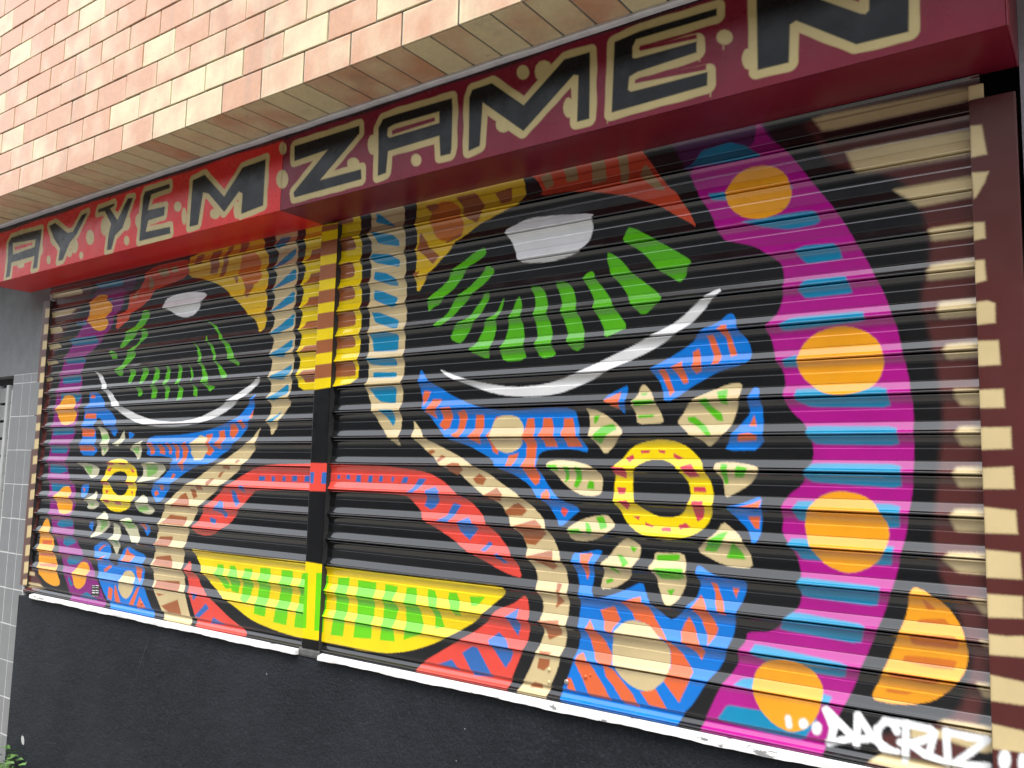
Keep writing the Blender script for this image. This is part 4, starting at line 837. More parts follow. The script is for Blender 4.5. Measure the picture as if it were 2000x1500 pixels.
MU C 2 0 -172 -897 156 -900 163 -1007 -163 -1011
MU Y 2 0 -142 -1284 181 -1295 199 -1575 -119 -1581
MU L 2 0 -58 -935 -34 -934 -36 -979 -54 -979
MU L 2 0 11 -934 101 -932 104 -979 8 -980
MU H 2 0 -92 -1333 -41 -1329 -37 -1541 -91 -1547
MU H 2 0 5 -1325 70 -1320 62 -1540 9 -1545
F K 2 0 -14 339 177 339 347 340 349 310 146 170 365 170 370 131 3 127 -5 149 181 283 -9 276
F K 2 0 445 308 466 337 535 339 788 335 792 296 793 155 790 139 745 140 737 214 498 210 493 131 452 127 450 211
F K 2 0 867 132 863 319 875 342 956 344 1085 237 1235 347 1326 345 1327 135 1284 135 1286 282 1269 288 1087 151 920 287 914 140
F K 2 0 1402 136 1409 352 1493 361 1726 356 1726 335 1480 339 1469 319 1469 287 1477 282 1667 278 1667 246 1486 239 1459 231 1455 193 1465 184 1699 181 1698 142
F K 2 0 1836 387 1838 148 1920 146 1924 248 1940 254 2085 147 2204 144 2208 261 2120 291 2116 226 2108 219 2096 224 1986 303 1948 350
F K 2 0 -2415 293 -2382 321 -2219 322 -2040 316 -2038 266 -2053 108 -2102 107 -2093 176 -2355 175 -2363 97 -2408 95 -2403 189
F K 2 0 -1958 320 -1898 328 -1754 251 -1703 250 -1626 325 -1571 329 -1662 231 -1726 194 -1784 115 -1830 114 -1821 180 -1898 246
F K 2 0 -1472 312 -1468 328 -1328 333 -1321 322 -1360 313 -1282 243 -1205 337 -1160 332 -1231 197 -1294 169 -1320 104 -1360 106 -1354 184 -1338 233 -1406 308
F K 2 0 -1080 110 -1072 320 -1058 344 -865 345 -858 324 -1005 320 -1025 248 -885 243 -888 201 -1015 198 -1029 147 -837 141 -829 109
F K 2 0 -687 117 -684 327 -599 336 -449 211 -335 316 -187 321 -187 128 -327 115 -325 202 -350 215 -443 143 -560 244 -601 257 -624 117
F hole 2 0 493 297 524 304 733 301 735 260 501 259 491 269
F hole 2 0 -2360 285 -2095 268 -2101 227 -2348 218
F dot 2 0 -1912 131 -1912 119 -1919 112 -1929 110 -1941 114 -1951 124 -1956 137 -1955 149 -1948 157 -1938 159 -1926 154 -1917 144
F dot 2 0 -1580 110 -1581 101 -1588 94 -1597 93 -1608 97 -1616 106 -1621 116 -1619 126 -1613 132 -1603 133 -1593 129 -1584 121
F dot 2 0 -1487 188 -1490 169 -1502 157 -1521 154 -1542 162 -1558 179 -1567 200 -1564 219 -1552 232 -1533 234 -1512 226 -1495 209
F dot 2 0 -1164 125 -1166 113 -1173 106 -1185 105 -1198 110 -1208 120 -1213 132 -1211 144 -1204 151 -1192 153 -1179 147 -1169 137
F dot 2 0 -756 220 -759 208 -768 201 -783 201 -798 206 -810 217 -816 230 -813 241 -803 248 -788 249 -773 243 -761 232
F dot 2 0 -1832 233 -1836 213 -1852 200 -1877 198 -1904 208 -1926 226 -1936 248 -1933 268 -1916 281 -1891 282 -1864 273 -1843 255
F dot 2 0 -1637 168 -1640 148 -1652 135 -1672 133 -1694 141 -1711 158 -1720 179 -1718 199 -1705 212 -1685 214 -1663 206 -1646 189
F dot 2 0 -1164 215 -1166 193 -1180 180 -1200 177 -1223 186 -1241 205 -1249 228 -1247 250 -1233 264 -1212 266 -1190 256 -1172 238
F dot 2 0 -1357 223 -1359 199 -1370 184 -1388 180 -1408 189 -1425 210 -1433 235 -1432 259 -1420 275 -1402 278 -1382 268 -1365 248
F dot 2 0 -1067 202 -1069 184 -1077 172 -1091 169 -1105 176 -1118 192 -1124 211 -1123 230 -1114 242 -1100 244 -1085 237 -1073 222
F dot 2 0 -712 169 -712 148 -718 135 -727 131 -737 138 -746 154 -751 175 -751 195 -745 209 -736 213 -726 206 -717 190
F dot 2 0 -471 140 -474 129 -487 123 -504 122 -523 129 -537 139 -543 152 -540 163 -527 170 -509 170 -491 164 -477 153
F dot 2 0 -335 134 -337 115 -343 103 -354 99 -366 106 -375 122 -380 142 -379 161 -372 174 -361 177 -350 170 -340 154
F dot 2 0 -2201 141 -2205 133 -2220 128 -2242 129 -2265 134 -2283 143 -2291 153 -2287 161 -2271 166 -2249 165 -2226 160 -2209 151
F dot 2 0 -2006 206 -2006 187 -2011 174 -2022 170 -2034 177 -2045 192 -2051 212 -2052 232 -2046 245 -2035 249 -2023 242 -2012 226
F dot 2 0 -1691 135 -1693 126 -1702 120 -1714 119 -1728 123 -1739 132 -1744 143 -1742 152 -1733 158 -1721 159 -1707 155 -1697 146
F dot 2 0 -60 339 -62 326 -70 318 -81 317 -93 323 -103 335 -107 349 -105 362 -97 370 -85 371 -73 364 -64 353
F dot 2 0 -39 209 -43 190 -55 178 -74 176 -93 185 -108 202 -115 223 -111 242 -99 254 -80 256 -61 247 -46 230
F dot 2 0 357 191 354 180 342 173 325 173 308 180 295 192 290 205 293 217 305 223 322 223 339 216 352 205
F dot 2 0 445 245 443 227 434 214 421 212 408 220 398 236 393 257 395 275 404 288 417 290 430 282 441 265
F dot 2 0 660 144 657 133 648 126 636 126 623 131 614 142 610 154 613 165 621 172 634 172 647 166 656 156
F dot 2 0 1037 185 1034 172 1023 164 1008 164 992 171 980 184 976 199 979 212 991 220 1006 220 1021 213 1033 200
F dot 2 0 1105 340 1102 329 1093 322 1081 322 1068 329 1059 340 1055 354 1058 365 1067 372 1079 372 1092 365 1101 353
F dot 2 0 1197 317 1192 300 1180 289 1162 289 1144 299 1130 316 1125 337 1129 355 1142 365 1160 365 1178 355 1192 337
F dot 2 0 1272 183 1270 168 1263 157 1253 155 1244 162 1236 176 1233 193 1236 208 1243 219 1252 221 1262 214 1269 200
F dot 2 0 1771 259 1768 249 1759 244 1748 244 1736 251 1727 261 1724 273 1727 283 1736 289 1748 288 1759 282 1768 271
F dot 2 0 1830 181 1828 167 1821 157 1813 156 1804 162 1798 175 1795 191 1798 205 1804 215 1813 216 1822 210 1828 197
F isl 2 0 513 282 534 286 713 285 716 271 515 267
F isl 2 0 1489 310 1546 307 1667 299 1668 286 1494 300
F isl 2 0 1477 216 1494 220 1696 203 1694 188 1478 206
F isl 2 0 -2311 260 -2128 257 -2133 244 -2307 237
F drip 2 0 1742 250 1745 249 1746 231 1743 232
F drip 2 0 1388 127 1392 126 1390 106 1387 106
F drip 2 0 1395 128 1399 127 1402 112 1398 113
F drip 2 0 1708 128 1711 127 1708 107 1705 108
F drip 2 0 1674 229 1677 228 1677 217 1674 218
"""
SHAPES = []
for line in DATA.strip().splitlines():
    f = line.split()
    pts = np.array(f[4:], float).reshape(-1, 2)
    for _ in range(int(f[3])):                       # round the corners the way a spray can does
        nx = np.roll(pts, -1, axis=0)
        q_ = 0.22 if len(pts) > 7 else 0.09
        pts = np.stack([pts * (1 - q_) + nx * q_, pts * q_ + nx * (1 - q_)], 1).reshape(-1, 2)
    SHAPES.append((f[0], f[1], float(f[2]), pts))

def signed(pts, X, Z):
    """signed distance (mm, + inside) of grid points to a closed polygon"""
    d2 = np.full(X.shape, 1e18); ins = np.zeros(X.shape, bool)
    n = len(pts)
    for i in range(n):
        ax, az = pts[i]; bx, bz = pts[(i + 1) % n]
        ex, ez = bx - ax, bz - az
        L2 = ex * ex + ez * ez
        if L2 < 1e-9: continue
        t = np.clip(((X - ax) * ex + (Z - az) * ez) / L2, 0, 1)
        dx = X - (ax + t * ex); dz = Z - (az + t * ez)
        np.minimum(d2, dx * dx + dz * dz, out=d2)
        if az != bz:
            c = (az > Z) != (bz > Z)
            ins ^= c & (X < (bx - ax) * (Z - az) / (bz - az) + ax)
    return np.where(ins, 1, -1) * np.sqrt(d2)

def paint(surf, us, zs, base):
    """colours for the grid zs (descending) x us, both mm"""
    out = np.empty((len(zs), len(us), 3)); out[:] = base
    nz = -zs
    wob = rng.normal(0, 1, (len(zs), len(us)))
    for s, c, soft, pts in SHAPES:
        if s != surf: continue
        (x0, z0), (x1, z1) = pts.min(0) - soft - 4, pts.max(0) + soft + 4
        i0, i1 = np.searchsorted(us, (x0, x1)); j0, j1 = np.searchsorted(nz, (-z1, -z0))
        if i1 <= i0 or j1 <= j0: continue
        X, Z = np.meshgrid(us[i0:i1], zs[j0:j1])
        sd = signed(pts, X, Z) + 0.35 * wob[j0:j1, i0:i1]
        a = np.clip(0.5 + sd / (2 * soft), 0, 1)
        a = (a * a * (3 - 2 * a))[..., None]
        out[j0:j1, i0:i1] = out[j0:j1, i0:i1] * (1 - a) + np.array(PAL[c]) * a
    return out

def sheet(name, V, colors, material, parent, smooth=True):
    """a grid of points V (rows, cols, 3 metres) as one mesh with its paint layer"""
    r, c, _ = V.shape
    me = bpy.data.meshes.new(name)
    idx = np.arange(r * c).reshape(r, c)
    q = np.stack([idx[:-1, :-1], idx[1:, :-1], idx[1:, 1:], idx[:-1, 1:]], -1).reshape(-1, 4)
    me.vertices.add(r * c); me.vertices.foreach_set('co', V.reshape(-1).astype(np.float32))
    me.loops.add(q.size); me.loops.foreach_set('vertex_index', q.reshape(-1).astype(np.int32))
    me.polygons.add(len(q)); me.polygons.foreach_set('loop_start', np.arange(0, q.size, 4, dtype=np.int32))
    me.polygons.foreach_set('use_smooth', np.full(len(q), smooth))
    me.update(calc_edges=True)
    at = me.color_attributes.new('paint', 'FLOAT_COLOR', 'POINT')
    col4 = np.ones((r * c, 4), np.float32); col4[:, :3] = colors.reshape(-1, 3)
    at.data.foreach_set('color', col4.reshape(-1))
    return link(name, me, material, parent)

# ------------------------------------------------------------------ setting: ground, walls
g = link('pavement', boxes_mesh('pavement', [(-900, 900, -30, 40, -28.5, -26.0)]), M_pave)
tag(g, kind='structure')
tag(link('kerb', boxes_mesh('kerb', [(-900, 900, -32, -30.02, -28.5, -25.98)], 0.01, 2), M_kerb), kind='structure')
tag(link('road', boxes_mesh('road', [(-2000, 2000, -2000, -32.02, -29, -27.3)]), M_road), kind='structure')  # unseen, like the kerb; added to shape what the gloss mirrors
back = box('light_block_back', (-24.0, 24.6, 0.9, 1.2, -16.4, 4.1), M_cave)  # added black backing behind the shutters, only there to block light
tag(back, kind='structure')

plinth = thing('plinth_wall', W(0, -0.1, -26), 'rough black painted wall below the two shutters', 'wall')
box('render_face', (-23.95, 34.0, -0.25, 2.0, -26.0, -16.48), M_plinth, plinth, 0.004, 2)

M_gslat0 = simple('dull_scratch', (0.12, 0.125, 0.13), 0.7)
def sliver(name, a, c, w, mt):
    (u0, z0), (u1, z1) = a, c
    L = math.hypot(u1 - u0, z1 - z0); dx, dz = (u1 - u0) / L, (z1 - z0) / L
    nx, nz = -dz * w / 2, dx * w / 2
    bm = bmesh.new(); ring = []
    for t, k in ((0, .25), (.2, .9), (.55, 1), (.85, .7), (1, .15)):
        cu, cz = u0 + dx * L * t, z0 + dz * L * t
        ring.append([bm.verts.new(W(cu + nx * k * sg, y, cz + nz * k * sg)) for sg, y in ((-1, -0.245), (-1, -0.258), (1, -0.258), (1, -0.245))])
    for p, q in zip(ring, ring[1:]):
        for i in range(4):
            bm.faces.new([p[i], q[i], q[(i + 1) % 4], p[(i + 1) % 4]])
    bm.faces.new(ring[0]); bm.faces.new(ring[-1][::-1])
    bmesh.ops.recalc_face_normals(bm, faces=bm.faces)
    me = bpy.data.meshes.new(name); bm.to_mesh(me); bm.free()
    link(name, me, mt, plinth)
sliver('paint_chip', (-22.26, -23.65), (-22.02, -24.07), 0.3, M_metal)
sliver('scratch', (-11.11, -17.18), (-11.94, -18.99), 0.006, M_gslat0)
sliver('gouge', (-19.91, -23.53), (-18.67, -23.34), 0.05, M_dark)
sliver('paint_chip', (7.58, -17.72), (7.62, -17.70), 0.03, M_metal)
sliver('paint_chip', (7.25, -18.79), (7.29, -18.81), 0.02, M_metal)
sliver('paint_chip', (-2.68, -17.47), (-2.61, -17.52), 0.02, M_metal)

side = thing('rendered_wall', W(-27, 0.1, -16), 'plain grey rendered wall left of the shutters, above the tiles', 'wall')
box('render_face', (-34.0, -23.72, 0.0, 2.2, -4.1, 3.6), M_grey, side)

M_greyr = simple('lavender_grey_render', (0.33, 0.31, 0.34), 0.85, 0.12, 14, 0.5, 0.003, 130)
rightw = thing('rendered_wall', W(27, 0.1, -26), 'grey wall strip at the far right beside the striped guide rail', 'wall')
box('render_face', (24.1, 34.0, 0.05, 2.2, -16.4, 4.0), M_greyr, rightw)

# tiled pillar
pil = thing('tiled_pillar', W(-25.3, 0.0, -26), 'narrow grey tiled pillar left of the shutters, with white joints', 'pillar')
box('grout_bed', (-26.85, -23.62, -0.205, 1.5, -26.0, -4.12), M_grout, pil)
tile_me = {}
cols_ = [(-24.68, -23.66), (-25.69, -24.72), (-26.83, -25.73)]
rows_ = [(-4.62, -4.14)] + [(-6.55 - 1.935 * k, -4.66 - 1.935 * k) for k in range(0, 11)]
for zi, (z0, z1) in enumerate(rows_):
    for ci, (u0, u1) in enumerate(cols_):
        key = (round(u1 - u0, 2), round(z1 - z0, 2))
        if key not in tile_me:
            hw, hz = key[0] / 2, key[1] / 2
            tm = boxes_mesh('tile', [(-hw, hw, -0.07, 0.07, -hz, hz)], 0.0015, 1)
            tm.transform(Matrix.Translation((0, 0, GROUND)))
            tile_me[key] = tm
        if z0 < -26.0: continue
        link('tile', tile_me[key], M_tile, pil, W((u0 + u1) / 2, -0.145 + random.uniform(-.008, .008), (z0 + z1) / 2))

# neighbouring gate at the far left
M_gslat = simple('grey_gate_slat', (0.22, 0.225, 0.22), 0.5, 0.1, 10)
gate = thing('metal_gate', W(-29.5, 0.5, -26), 'pale grey metal gate with dark slats at the far left edge', 'gate')
for u0, u1 in ((-27.35, -26.9), (-28.75, -28.45), (-30.2, -29.9)):
    box('post', (u0, u1, -0.05 if u1 > -27 else 0.25, 0.6, -26.0, -4.6 if u1 < -27 else -5.0), M_metal, gate, 0.004, 2)
box('back_panel', (-34, -26.9, 0.75, 0.85, -26.0, -4.12), M_dark, gate)
for k in range(20):
    box('slat', (-34, -27.35, 0.38, 0.55, -25.6 + 1.05 * k, -24.70 + 1.05 * k), M_gslat, gate, 0.003)

# ------------------------------------------------------------------ brick wall with soffit
bw = thing('brick_wall', W(0, -4.7, 4.1), 'salmon and cream glazed brick wall overhanging the shop sign', 'wall')
YB = -4.75
box('mortar_core', (-60, 36, YB + 0.06, 6.0, 4.165, 48.0), M_mortar, bw)
bl, bh, bj, bc = 2.32, 1.12, 0.075, 1.12
def brick_mesh(name, l, d, h):
    me = boxes_mesh(name, [(-l / 2, l / 2, -d / 2, d / 2, -h / 2, h / 2)], 0.0022, 2)
    me.transform(Matrix.Translation((0, 0, GROUND)))
    return me
me_b = brick_mesh('brick', bl - bj, 0.5, bh - bj)
me_b0 = brick_mesh('brick', bl - bj, 0.05, bh - bj / 2 + 0.045)
Z0 = 4.165
far = []
for r_ in range(26):
    off = 0.83 + (bl / 2 if r_ % 2 else 0)
    for k in range(-24, 15):
        u = off + bl * (k + 0.5)
        zc = Z0 + bh * (r_ + 0.5)
        # bricks the photograph shows, with a margin
        seen = -26.5 < u < 15.5 and zc < 16.8 - (u + 22) * 0.28 + 1.0
        dy = random.uniform(-0.012, 0.012)
        if seen:
            if r_ == 0:
                o = link('brick', me_b0, M_brick, bw, W(u, YB + 0.025 + dy * 0.3, zc - bj / 4 - 0.0225))
                continue
            o = link('brick', me_b, M_brick, bw, W(u, YB + 0.25 + dy, zc + random.uniform(-.008, .008)))
            o.rotation_euler = (random.gauss(0, .004), random.gauss(0, .003), random.gauss(0, .004))
        else:
            h_ = (bh - bj) / 2; l_ = (bl - bj) / 2
            far.append((u - l_, u + l_, YB + dy, YB + 0.3, zc - h_, zc + h_))
tag(link('brick_courses', boxes_mesh('brick_courses', far), M_brick, bw), kind='stuff')
sl = bl / 2
me_s = brick_mesh('soffit_brick', sl - bj, 2.52, 0.12)
farS = []
for k in range(-40, 30):
    u = 0.83 + sl * (k + 0.5)
    if -24 < u < 20:
        o = link('soffit_brick', me_s, M_brick, bw, W(u, YB + 1.335 + random.uniform(-.008, .008), Z0 + 0.015 + random.uniform(-.003, .003)))
    else:
        farS.append((u - sl / 2 + bj / 2, u + sl / 2 - bj / 2, YB + 0.01, YB + 2.52, Z0 - 0.08, Z0 + 0.03))
tag(link('soffit_course', boxes_mesh('soffit_course', farS), M_brick, bw), kind='stuff')
box('soffit_mortar', (-60, 36, YB + 0.065, 0.0, Z0 - 0.012, Z0 + 0.2), M_mortar, bw)

# ------------------------------------------------------------------ shop sign boxes
YF = -2.3
zbot = lambda u: 0.90 + 0.004 * u
ztop = lambda u: 3.90 + 0.0055 * u
def hull(name, u0, u1, yf, yb, mat_, parent, inset=0.02):
    bm = bmesh.new()
    v = [bm.verts.new(W(u, y, z)) for u in (u0, u1) for y, z in ((yf + inset, zbot(u)), (yf + inset, ztop(u)), (yb, ztop(u)), (yb, zbot(u)))]
    for f in ((0, 4, 7, 3), (1, 2, 6, 5), (3, 7, 6, 2), (0, 3, 2, 1), (4, 5, 6, 7)):
        bm.faces.new([v[i] for i in f])
    bmesh.ops.recalc_face_normals(bm, faces=bm.faces)
    me = bpy.data.meshes.new(name); bm.to_mesh(me); bm.free()
    return link(name, me, mat_, parent)

def sign_front(u0, u1, step, base, parent):
    us = np.arange(u0 * 100, u1 * 100 + step, step); us[-1] = u1 * 100
    n = 96
    ts = np.linspace(0, 1, n)
    zmid_t, zmid_b = ztop((u0 + u1) / 2) * 100, zbot((u0 + u1) / 2) * 100
    X = np.repeat(us[None], n, 0)
    zt = (3.90 + 0.0055 * us / 100) * 100; zb = (0.90 + 0.004 * us / 100) * 100
    Z = zt[None] + (zb - zt)[None] * ts[:, None]
    col = np.empty((n, len(us), 3)); col[:] = base
    sdK = np.full(Z.shape, -1e9); sdD = np.full(Z.shape, -1e9); hole = np.full(Z.shape, -1e9); isl = np.full(Z.shape, -1e9)
    def upd(arr, pts, pad):
        a0, a1 = pts[:, 0].min() - pad, pts[:, 0].max() + pad
        i0, i1 = np.searchsorted(us, (a0, a1))
        if i1 > i0:
            s_ = signed(pts, X[:, i0:i1], Z[:, i0:i1])
            arr[:, i0:i1] = np.maximum(arr[:, i0:i1], s_)
    for s, c, soft, pts in SHAPES:
        if s != 'F': continue
        upd({'K': sdK, 'hole': hole, 'isl': isl}.get(c, sdD), pts, 60)
    letter = np.minimum(sdK, -hole)                         # black strokes, counters cut out
    wob = 1.6 * np.sin(X / 23.0) * np.sin(Z / 17.0 + X / 61.0)
    beige = np.maximum(letter + 24 + wob, sdD)
    sm = lambda s_, w: (lambda a: (a * a * (3 - 2 * a))[..., None])(np.clip(0.5 + s_ / (2 * w), 0, 1))
    a = sm(beige, 2.6); col = col * (1 - a) + np.array((0.52, 0.42, 0.19)) * a
    a = sm(isl, 2.6); col = col * (1 - a) + np.array(base) * a
    a = sm(letter, 2.6); col = col * (1 - a) + np.array((0.005, 0.006, 0.0075)) * a
    a = sm((zt[None] - 9 + 4 * np.sin(X / 90)) * -1 + Z, 5.0) * 0.85   # shade below the flashing, painted dark along the top edge
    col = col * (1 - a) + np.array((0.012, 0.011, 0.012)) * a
    yw = YF * 0.1 + 0.0012 * np.sin(X / 700.0) * np.sin(np.pi * ts)[:, None]
    V = np.stack([X / 1000, yw, Z / 1000 - GROUND], -1)
    return sheet('front_panel', V, col, M_sign, parent)

SEAM = -0.80
s1 = thing('sign_box', W(-13, -1.2, 1), 'red half of the long sign box, lettered AYYEM in black', 'shop sign')
sign_front(-26.2, SEAM - 0.01, 4.2, (0.66, 0.018, 0.016), s1)
hull('casing', -26.2, SEAM - 0.01, YF, 0.0, M_red, s1)
s2 = thing('sign_box', W(12, -1.2, 1), 'maroon half of the long sign box, lettered ZAMEN in black', 'shop sign')
sign_front(SEAM + 0.01, 24.03, 3.0, (0.19, 0.008, 0.026), s2)
hull('casing', SEAM + 0.01, 24.03, YF, 0.0, M_maroon, s2)
box('end_cap', (24.03, 24.10, YF - 0.02, 0.0, 0.97, 4.02), M_maroon, s2, 0.003)
fl = thing('flashing_strip', W(0, -2.4, 4), 'thin pale grey flashing strip between sign top and brick soffit', 'flashing')
us_ = [(-27 + k * 0.75) for k in range(70)]
jit = lambda u, y, z: (0.012 * math.sin(u * 1.7) + 0.008 * math.sin(u * 4.1), 0.010 * math.sin(u * 2.3 + y) if z < 4.08 else 0)
extrude_profile('strip', [(-2.50, 3.985), (-2.53, 4.02), (-2.50, 4.115), (-2.2, 4.115), (-2.2, 3.985)], us_, M_flash, fl, False, True, jit)
box('shadow_gap', (-26.2, 24.03, -2.22, -2.1, 3.72, 4.1), M_dark, fl)

# ------------------------------------------------------------------ roller shutters
PROFILE = [(0.000, 3), (0.010, 8.5), (0.026, 11.5), (0.044, 11), (0.066, 8.6), (0.10, 6.0), (0.14, 4.2), (0.18, 3.0), (0.22, 2.2), (0.26, 1.7), (0.30, 1.3), (0.335, 1.1), (0.340, 1.2),
           (0.350, 3.6), (0.355, 3.8), (0.384, 3.7), (0.42, 3.6), (0.46, 3.5), (0.50, 3.5), (0.54, 3.4), (0.58, 3.4), (0.62, 3.3), (0.638, 3.3), (0.643, 3.2), (0.650, 1.9), (0.657, 3.0),
           (0.70, 4.4), (0.735, 5.7), (0.77, 7.0), (0.805, 8.3), (0.84, 9.6), (0.870, 10.9), (0.893, 12.6), (0.914, 14.6), (0.934, 15.8), (0.954, 15.8), (0.966, 14.0), (0.974, 10.0), (0.982, 5.0), (0.995, 3)]
BAR = [(0.000, 3), (0.010, 9), (0.022, 12), (0.045, 12.2)] + [(0.045 + 0.0285 * k, 11.5) for k in range(1, 24)] + [(0.712, 11.0), (0.720, 7.5), (0.730, 5.5), (0.75, 5.0)] + [(0.75 + 0.028 * k, 5.0 + 0.55 * k * k * 0.6) for k in range(1, 6)] + [(0.91, 16.0), (0.925, 20.0), (0.937, 22.0), (0.955, 22.5), (0.965, 17.5), (0.975, 17.0), (0.985, 20.0), (1.0, 21.0), (1.002, 6)]

def shutter(u0, u1, step, joints, zend, label):
    root = thing('roller_shutter', W((u0 + u1) / 2, 0, zend), label, 'shutter', 'painted roller shutters')
    us = np.arange(u0 * 100, u1 * 100 + step, step); us[-1] = u1 * 100
    edges = list(joints) + [zend]
    for k, (za, zb) in enumerate(zip(edges, edges[1:])):
        bar = k == len(edges) - 2
        prof = np.array(BAR if bar else PROFILE)
        zs = (za + (zb - za) * prof[:, 0]) * 100
        d = prof[:, 1] * (1.0 if bar else 1.14)
        col = paint('S', us, zs, PAL['K'])
        ph = rng.uniform(0, 6.28, 3)
        bow = 0.9 * np.sin(us / 410 + ph[0]) + 0.5 * np.sin(us / 151 + ph[1]) + rng.uniform(-0.6, 0.6)
        for _ in range(rng.integers(0, 3)):                 # knocks and dents
            bow = bow - rng.uniform(0.5, 1.8) * np.exp(-((us - rng.uniform(us[0], us[-1])) / rng.uniform(25, 70)) ** 2)
        sag = 0.9 * np.sin(us / 520 + ph[2]) + 0.3 * np.sin(us / 170 + ph[0])
        X = np.repeat(us[None], len(zs), 0)
        Y = -(d[:, None] * (1 + 0.02 * np.sin(us / 230 + ph[0]))[None] + bow[None])
        Z = zs[:, None] + sag[None]
        V = np.stack([X / 1000, Y / 1000, Z / 1000 - GROUND], -1)
        sheet('bottom_bar' if bar else 'slat', V, col, M_slat, root)
    return root
JR = [1.0, 0.0, -0.985, -1.985, -2.955, -3.965, -4.99, -6.0, -7.015, -8.04, -9.04, -10.045, -11.015, -11.995, -12.97, -13.965, -14.935]
JL = [1.28, 0.33, -0.635, -1.60, -2.56, -3.505, -4.43, -5.39, -6.315, -7.285, -8.23, -9.16, -10.11, -11.07, -12.015, -12.98, -13.94, -14.92]
sh_r = shutter(-0.05, 23.25, 3.1, JR, -16.22, 'right roller shutter, sprayed with the larger eye and flower of the mural')
sh_l = shutter(-23.6, -0.15, 4.4, JL, -16.26, 'left roller shutter, sprayed with the smaller looking half of the face')

# bolts on the bottom bars
def bolt(u, z, r, parent, mt, depth=0.13):
    bm = bmesh.new()
    bmesh.ops.create_uvsphere(bm, u_segments=12, v_segments=8, radius=r)
    for v in bm.verts:
        v.co.y *= 0.55
    for f in bm.faces: f.smooth = True
    me = bpy.data.meshes.new('bolt'); bm.to_mesh(me); bm.free()
    link('bolt', me, mt, parent, W(u, -depth, z))
M_bolt_b = simple('beige_painted_bolt', PAL['E'], 0.3)
M_bolt_r = simple('orange_painted_bolt', PAL['R'], 0.3)
bolt(10.81, -15.34, 0.006, sh_r, M_bolt_b)
bolt(10.81, -15.72, 0.006, sh_r, M_bolt_b)
bolt(12.13, -15.35, 0.006, sh_r, M_bolt_r)
bolt(12.30, -15.27, 0.003, sh_r, M_bolt_r)
bolt(11.45, -15.61, 0.008, sh_r, M_screw)
bolt(-12.14, -15.70, 0.008, sh_l, M_bolt_r)

box('vent_plate', (-16.646, -15.911, -0.125, -0.10, -15.788, -15.273), M_dark, sh_l)
link('vent_fins', boxes_mesh('vent_fins', [(-16.618, -16.362, -0.135, -0.10, -15.318, -15.294), (-16.293, -16.014, -0.135, -0.10, -15.285, -15.263), (-16.603, -16.348, -0.135, -0.10, -15.412, -15.396), (-16.278, -16.001, -0.135, -0.10, -15.379, -15.365), (-16.585, -16.326, -0.135, -0.10, -15.560, -15.522), (-16.260, -15.979, -0.135, -0.10, -15.527, -15.491), (-16.570, -16.310, -0.135, -0.10, -15.670, -15.624), (-16.245, -15.964, -0.135, -0.10, -15.636, -15.592), (-16.543, -16.289, -0.135, -0.10, -15.814, -15.804), (-16.219, -15.943, -0.135, -0.10, -15.779, -15.772)]), M_sill, sh_l)

# ------------------------------------------------------------------ guide rails, centre post
def flat_bar(name, surf, u0, u1, ztop_, zbot_, y, base, label, cat, depth, group=None):
    root = thing(name, W((u0 + u1) / 2, y, zbot_), label, cat, group)
    us = np.arange(u0 * 100, u1 * 100 + 2.5, 2.5); us[-1] = u1 * 100
    zs = np.arange(ztop_ * 100, zbot_ * 100 - 3.0, -3.0); zs[-1] = zbot_ * 100
    col = paint(surf, us, zs, base)
    X, Z = np.meshgrid(us, zs)
    edge = np.minimum(X - us[0], us[-1] - X)
    Y = y * 100 + 1.5 * np.exp(-edge / 1.6)                 # rolled edges
    V = np.stack([X / 1000, Y / 1000, Z / 1000 - GROUND], -1)
    sheet('face', V, col, M_flat, root)
    return root
gr = flat_bar('guide_rail', 'GR', 23.03, 24.03, 0.22, -16.9, -0.4, PAL['D'], 'right guide rail, dark brown with wide beige bars', 'guide rail', 0.4, 'shutter guide rails')
M_gside = simple('brown_rail_side', (0.075, 0.022, 0.02), 0.4)
box('channel_side', (23.05, 23.09, -0.38, 0.6, -16.9, 0.2), M_gside, gr)
box('channel_side', (23.97, 24.01, -0.38, 0.6, -16.9, 0.2), M_gside, gr)
M_beige = simple('beige_spray', PAL['E'], 0.4)
box('lead_in_lip', (23.02, 23.36, -0.36, -0.30, 0.16, 0.62), M_beige, gr, 0.004, 2)
gl = flat_bar('guide_rail', 'GL', -24.00, -23.22, -0.02, -15.93, -0.22, (0.13, 0.075, 0.065), 'left guide rail, brown greyed by painted-in reflection, with small beige blocks', 'guide rail', 0.4, 'shutter guide rails')  # greyish reflection is put into the brown base colour
box('channel_side', (-23.98, -23.94, -0.20, 0.6, -15.93, -0.04), M_gside, gl)
box('channel_side', (-23.28, -23.24, -0.20, 0.1, -15.93, -0.04), M_dark, gl)
box('lead_in_lip', (-23.36, -23.24, -0.18, -0.10, -0.08, 0.36), M_metal, gl, 0.004, 2)
mu = flat_bar('centre_post', 'MU', -0.61, 0.35, 0.75, -16.15, -0.3, PAL['K'], 'flat vertical post between the two shutters, painted in coloured bands', 'post', 0.4)
box('post_side', (0.305, 0.345, -0.285, 0.6, -16.15, 0.7), M_dark, mu)
box('post_side', (-0.605, -0.565, -0.285, 0.6, -16.15, 0.7), M_dark, mu)
M_cem = simple('bare_cement', (0.10, 0.10, 0.10), 0.9, 0.3, 30, 0.5, 0.003, 120)
box('cement_foot', (-0.80, 0.40, -0.30, 0.5, -16.5, -16.15), M_cem, mu, 0.01, 2)

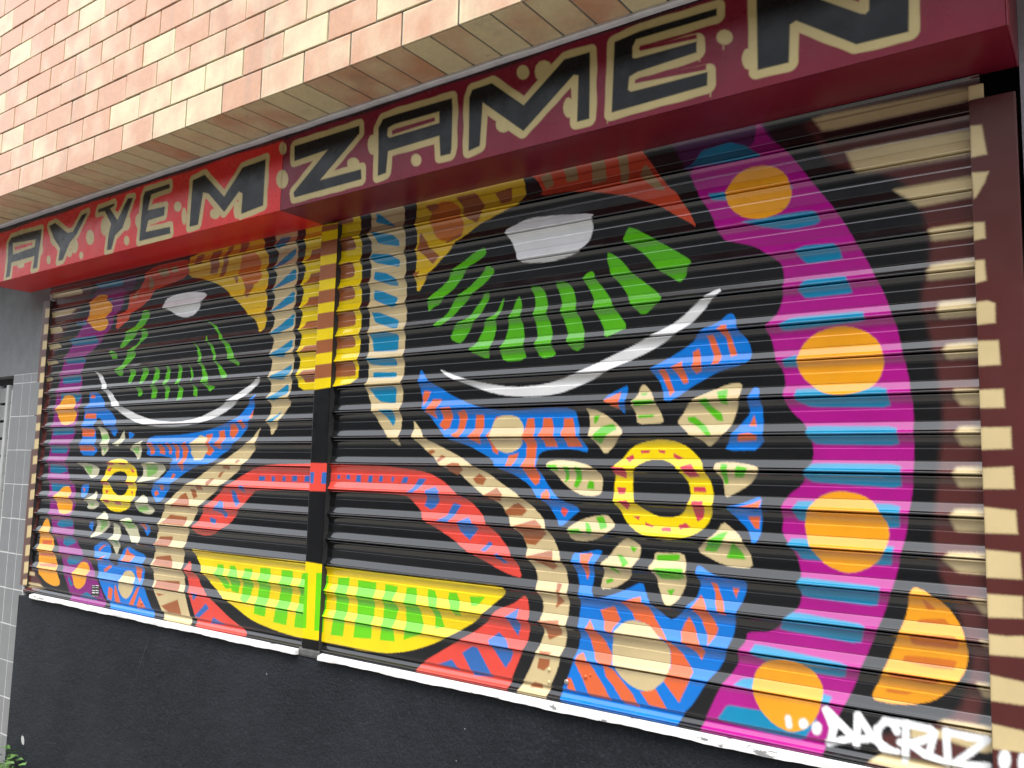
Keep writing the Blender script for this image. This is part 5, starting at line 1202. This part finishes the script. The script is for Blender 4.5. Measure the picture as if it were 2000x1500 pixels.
# ------------------------------------------------------------------ sills
def sill(u0, u1, label):
    root = thing('window_sill', W((u0 + u1) / 2, -0.3, -16.4), label, 'sill', 'white sills')
    us = np.arange(u0, u1 + 0.2, 0.2).tolist(); us[-1] = u1
    ph = rng.uniform(0, 6, 4)
    def j(u, y, z):
        if z < -16.42: return (0, 0.016 * math.sin(u * 1.1 + ph[0]) + 0.010 * math.sin(u * 3.7 + ph[1]) + 0.006 * math.sin(u * 11 + ph[2]))
        if y < -0.38: return (0.012 * math.sin(u * 2.1 + ph[3]), 0.008 * math.sin(u * 0.9 + ph[2]))
        return (0, 0)
    extrude_profile('nosing', [(0.2, -16.245), (-0.22, -16.26), (-0.40, -16.295), (-0.44, -16.315), (-0.45, -16.455), (-0.42, -16.47), (-0.22, -16.475), (0.2, -16.475)], us, M_sill, root, False, True, j)
    return root
sill(-22.35, -0.78, 'white sill under the left shutter, spotted with stray paint')
sill(0.50, 30.0, 'white sill under the right shutter, running out of the frame')

# ------------------------------------------------------------------ weed at the wall's foot
weed = thing('weed', W(-22.48, -0.7, -26), 'small green weed growing at the foot of the wall, bottom left corner', 'plant')
bm = bmesh.new(); bs = bmesh.new()
for k in range(70):
    a = random.uniform(0, 6.28); rr = random.uniform(0.01, 0.13); h = random.uniform(0.03, 0.17) * (1.15 - rr * 3)
    base = Vector(W(-22.48, -0.7, -26)); tip = base + Vector((rr * math.cos(a) * 1.4, -abs(rr * math.sin(a)) * 1.2 + 0.03, h))
    sd = Vector((-math.sin(a), math.cos(a), 0.25)).normalized(); L = random.uniform(0.03, 0.06)
    dr = (Vector((math.cos(a), math.sin(a), random.uniform(-0.2, 0.6)))).normalized()
    w_ = L * 0.3
    p = [tip, tip + dr * L * .35 + sd * w_, tip + dr * L * .75 + sd * w_ * .7, tip + dr * L + Vector((0, 0, -L * .15)), tip + dr * L * .75 - sd * w_ * .7, tip + dr * L * .35 - sd * w_]
    vs_ = [bm.verts.new(q) for q in p]
    bm.faces.new([vs_[0], vs_[1], vs_[2], vs_[3]]); bm.faces.new([vs_[0], vs_[3], vs_[4], vs_[5]])
    s_ = [bs.verts.new(q) for q in (base, base + Vector((.002, 0, 0)), tip + Vector((.001, 0, 0)), tip)]
    bs.faces.new(s_)
me = bpy.data.meshes.new('leaves'); bm.to_mesh(me); bm.free(); tag(link('leaves', me, M_leaf, weed), kind='stuff')
me = bpy.data.meshes.new('stems'); bs.to_mesh(me); bs.free(); link('stems', me, M_stem, weed)

# ------------------------------------------------------------------ the other side of the street, added out of view to shape the gloss reflections
M_opp = simple('street_facade', (0.10, 0.095, 0.09), 0.8, 0.15, 0.5)
M_glass = simple('street_window', (0.02, 0.022, 0.025), 0.1, 0.2, 1)
opp = thing('unseen_building', (4, -13, 0), 'plain grey building added across the street, out of view, shaping the shutter reflections', 'building')
box('wall', (-480, 340, -150, -130, -26, 58), M_opp, opp)
for fl_ in range(2):
    for k in range(32):
        box('window', (-465 + 25 * k, -453 + 25 * k, -130.5, -129.7, -2 + 27 * fl_, 15 + 27 * fl_), M_glass, opp)
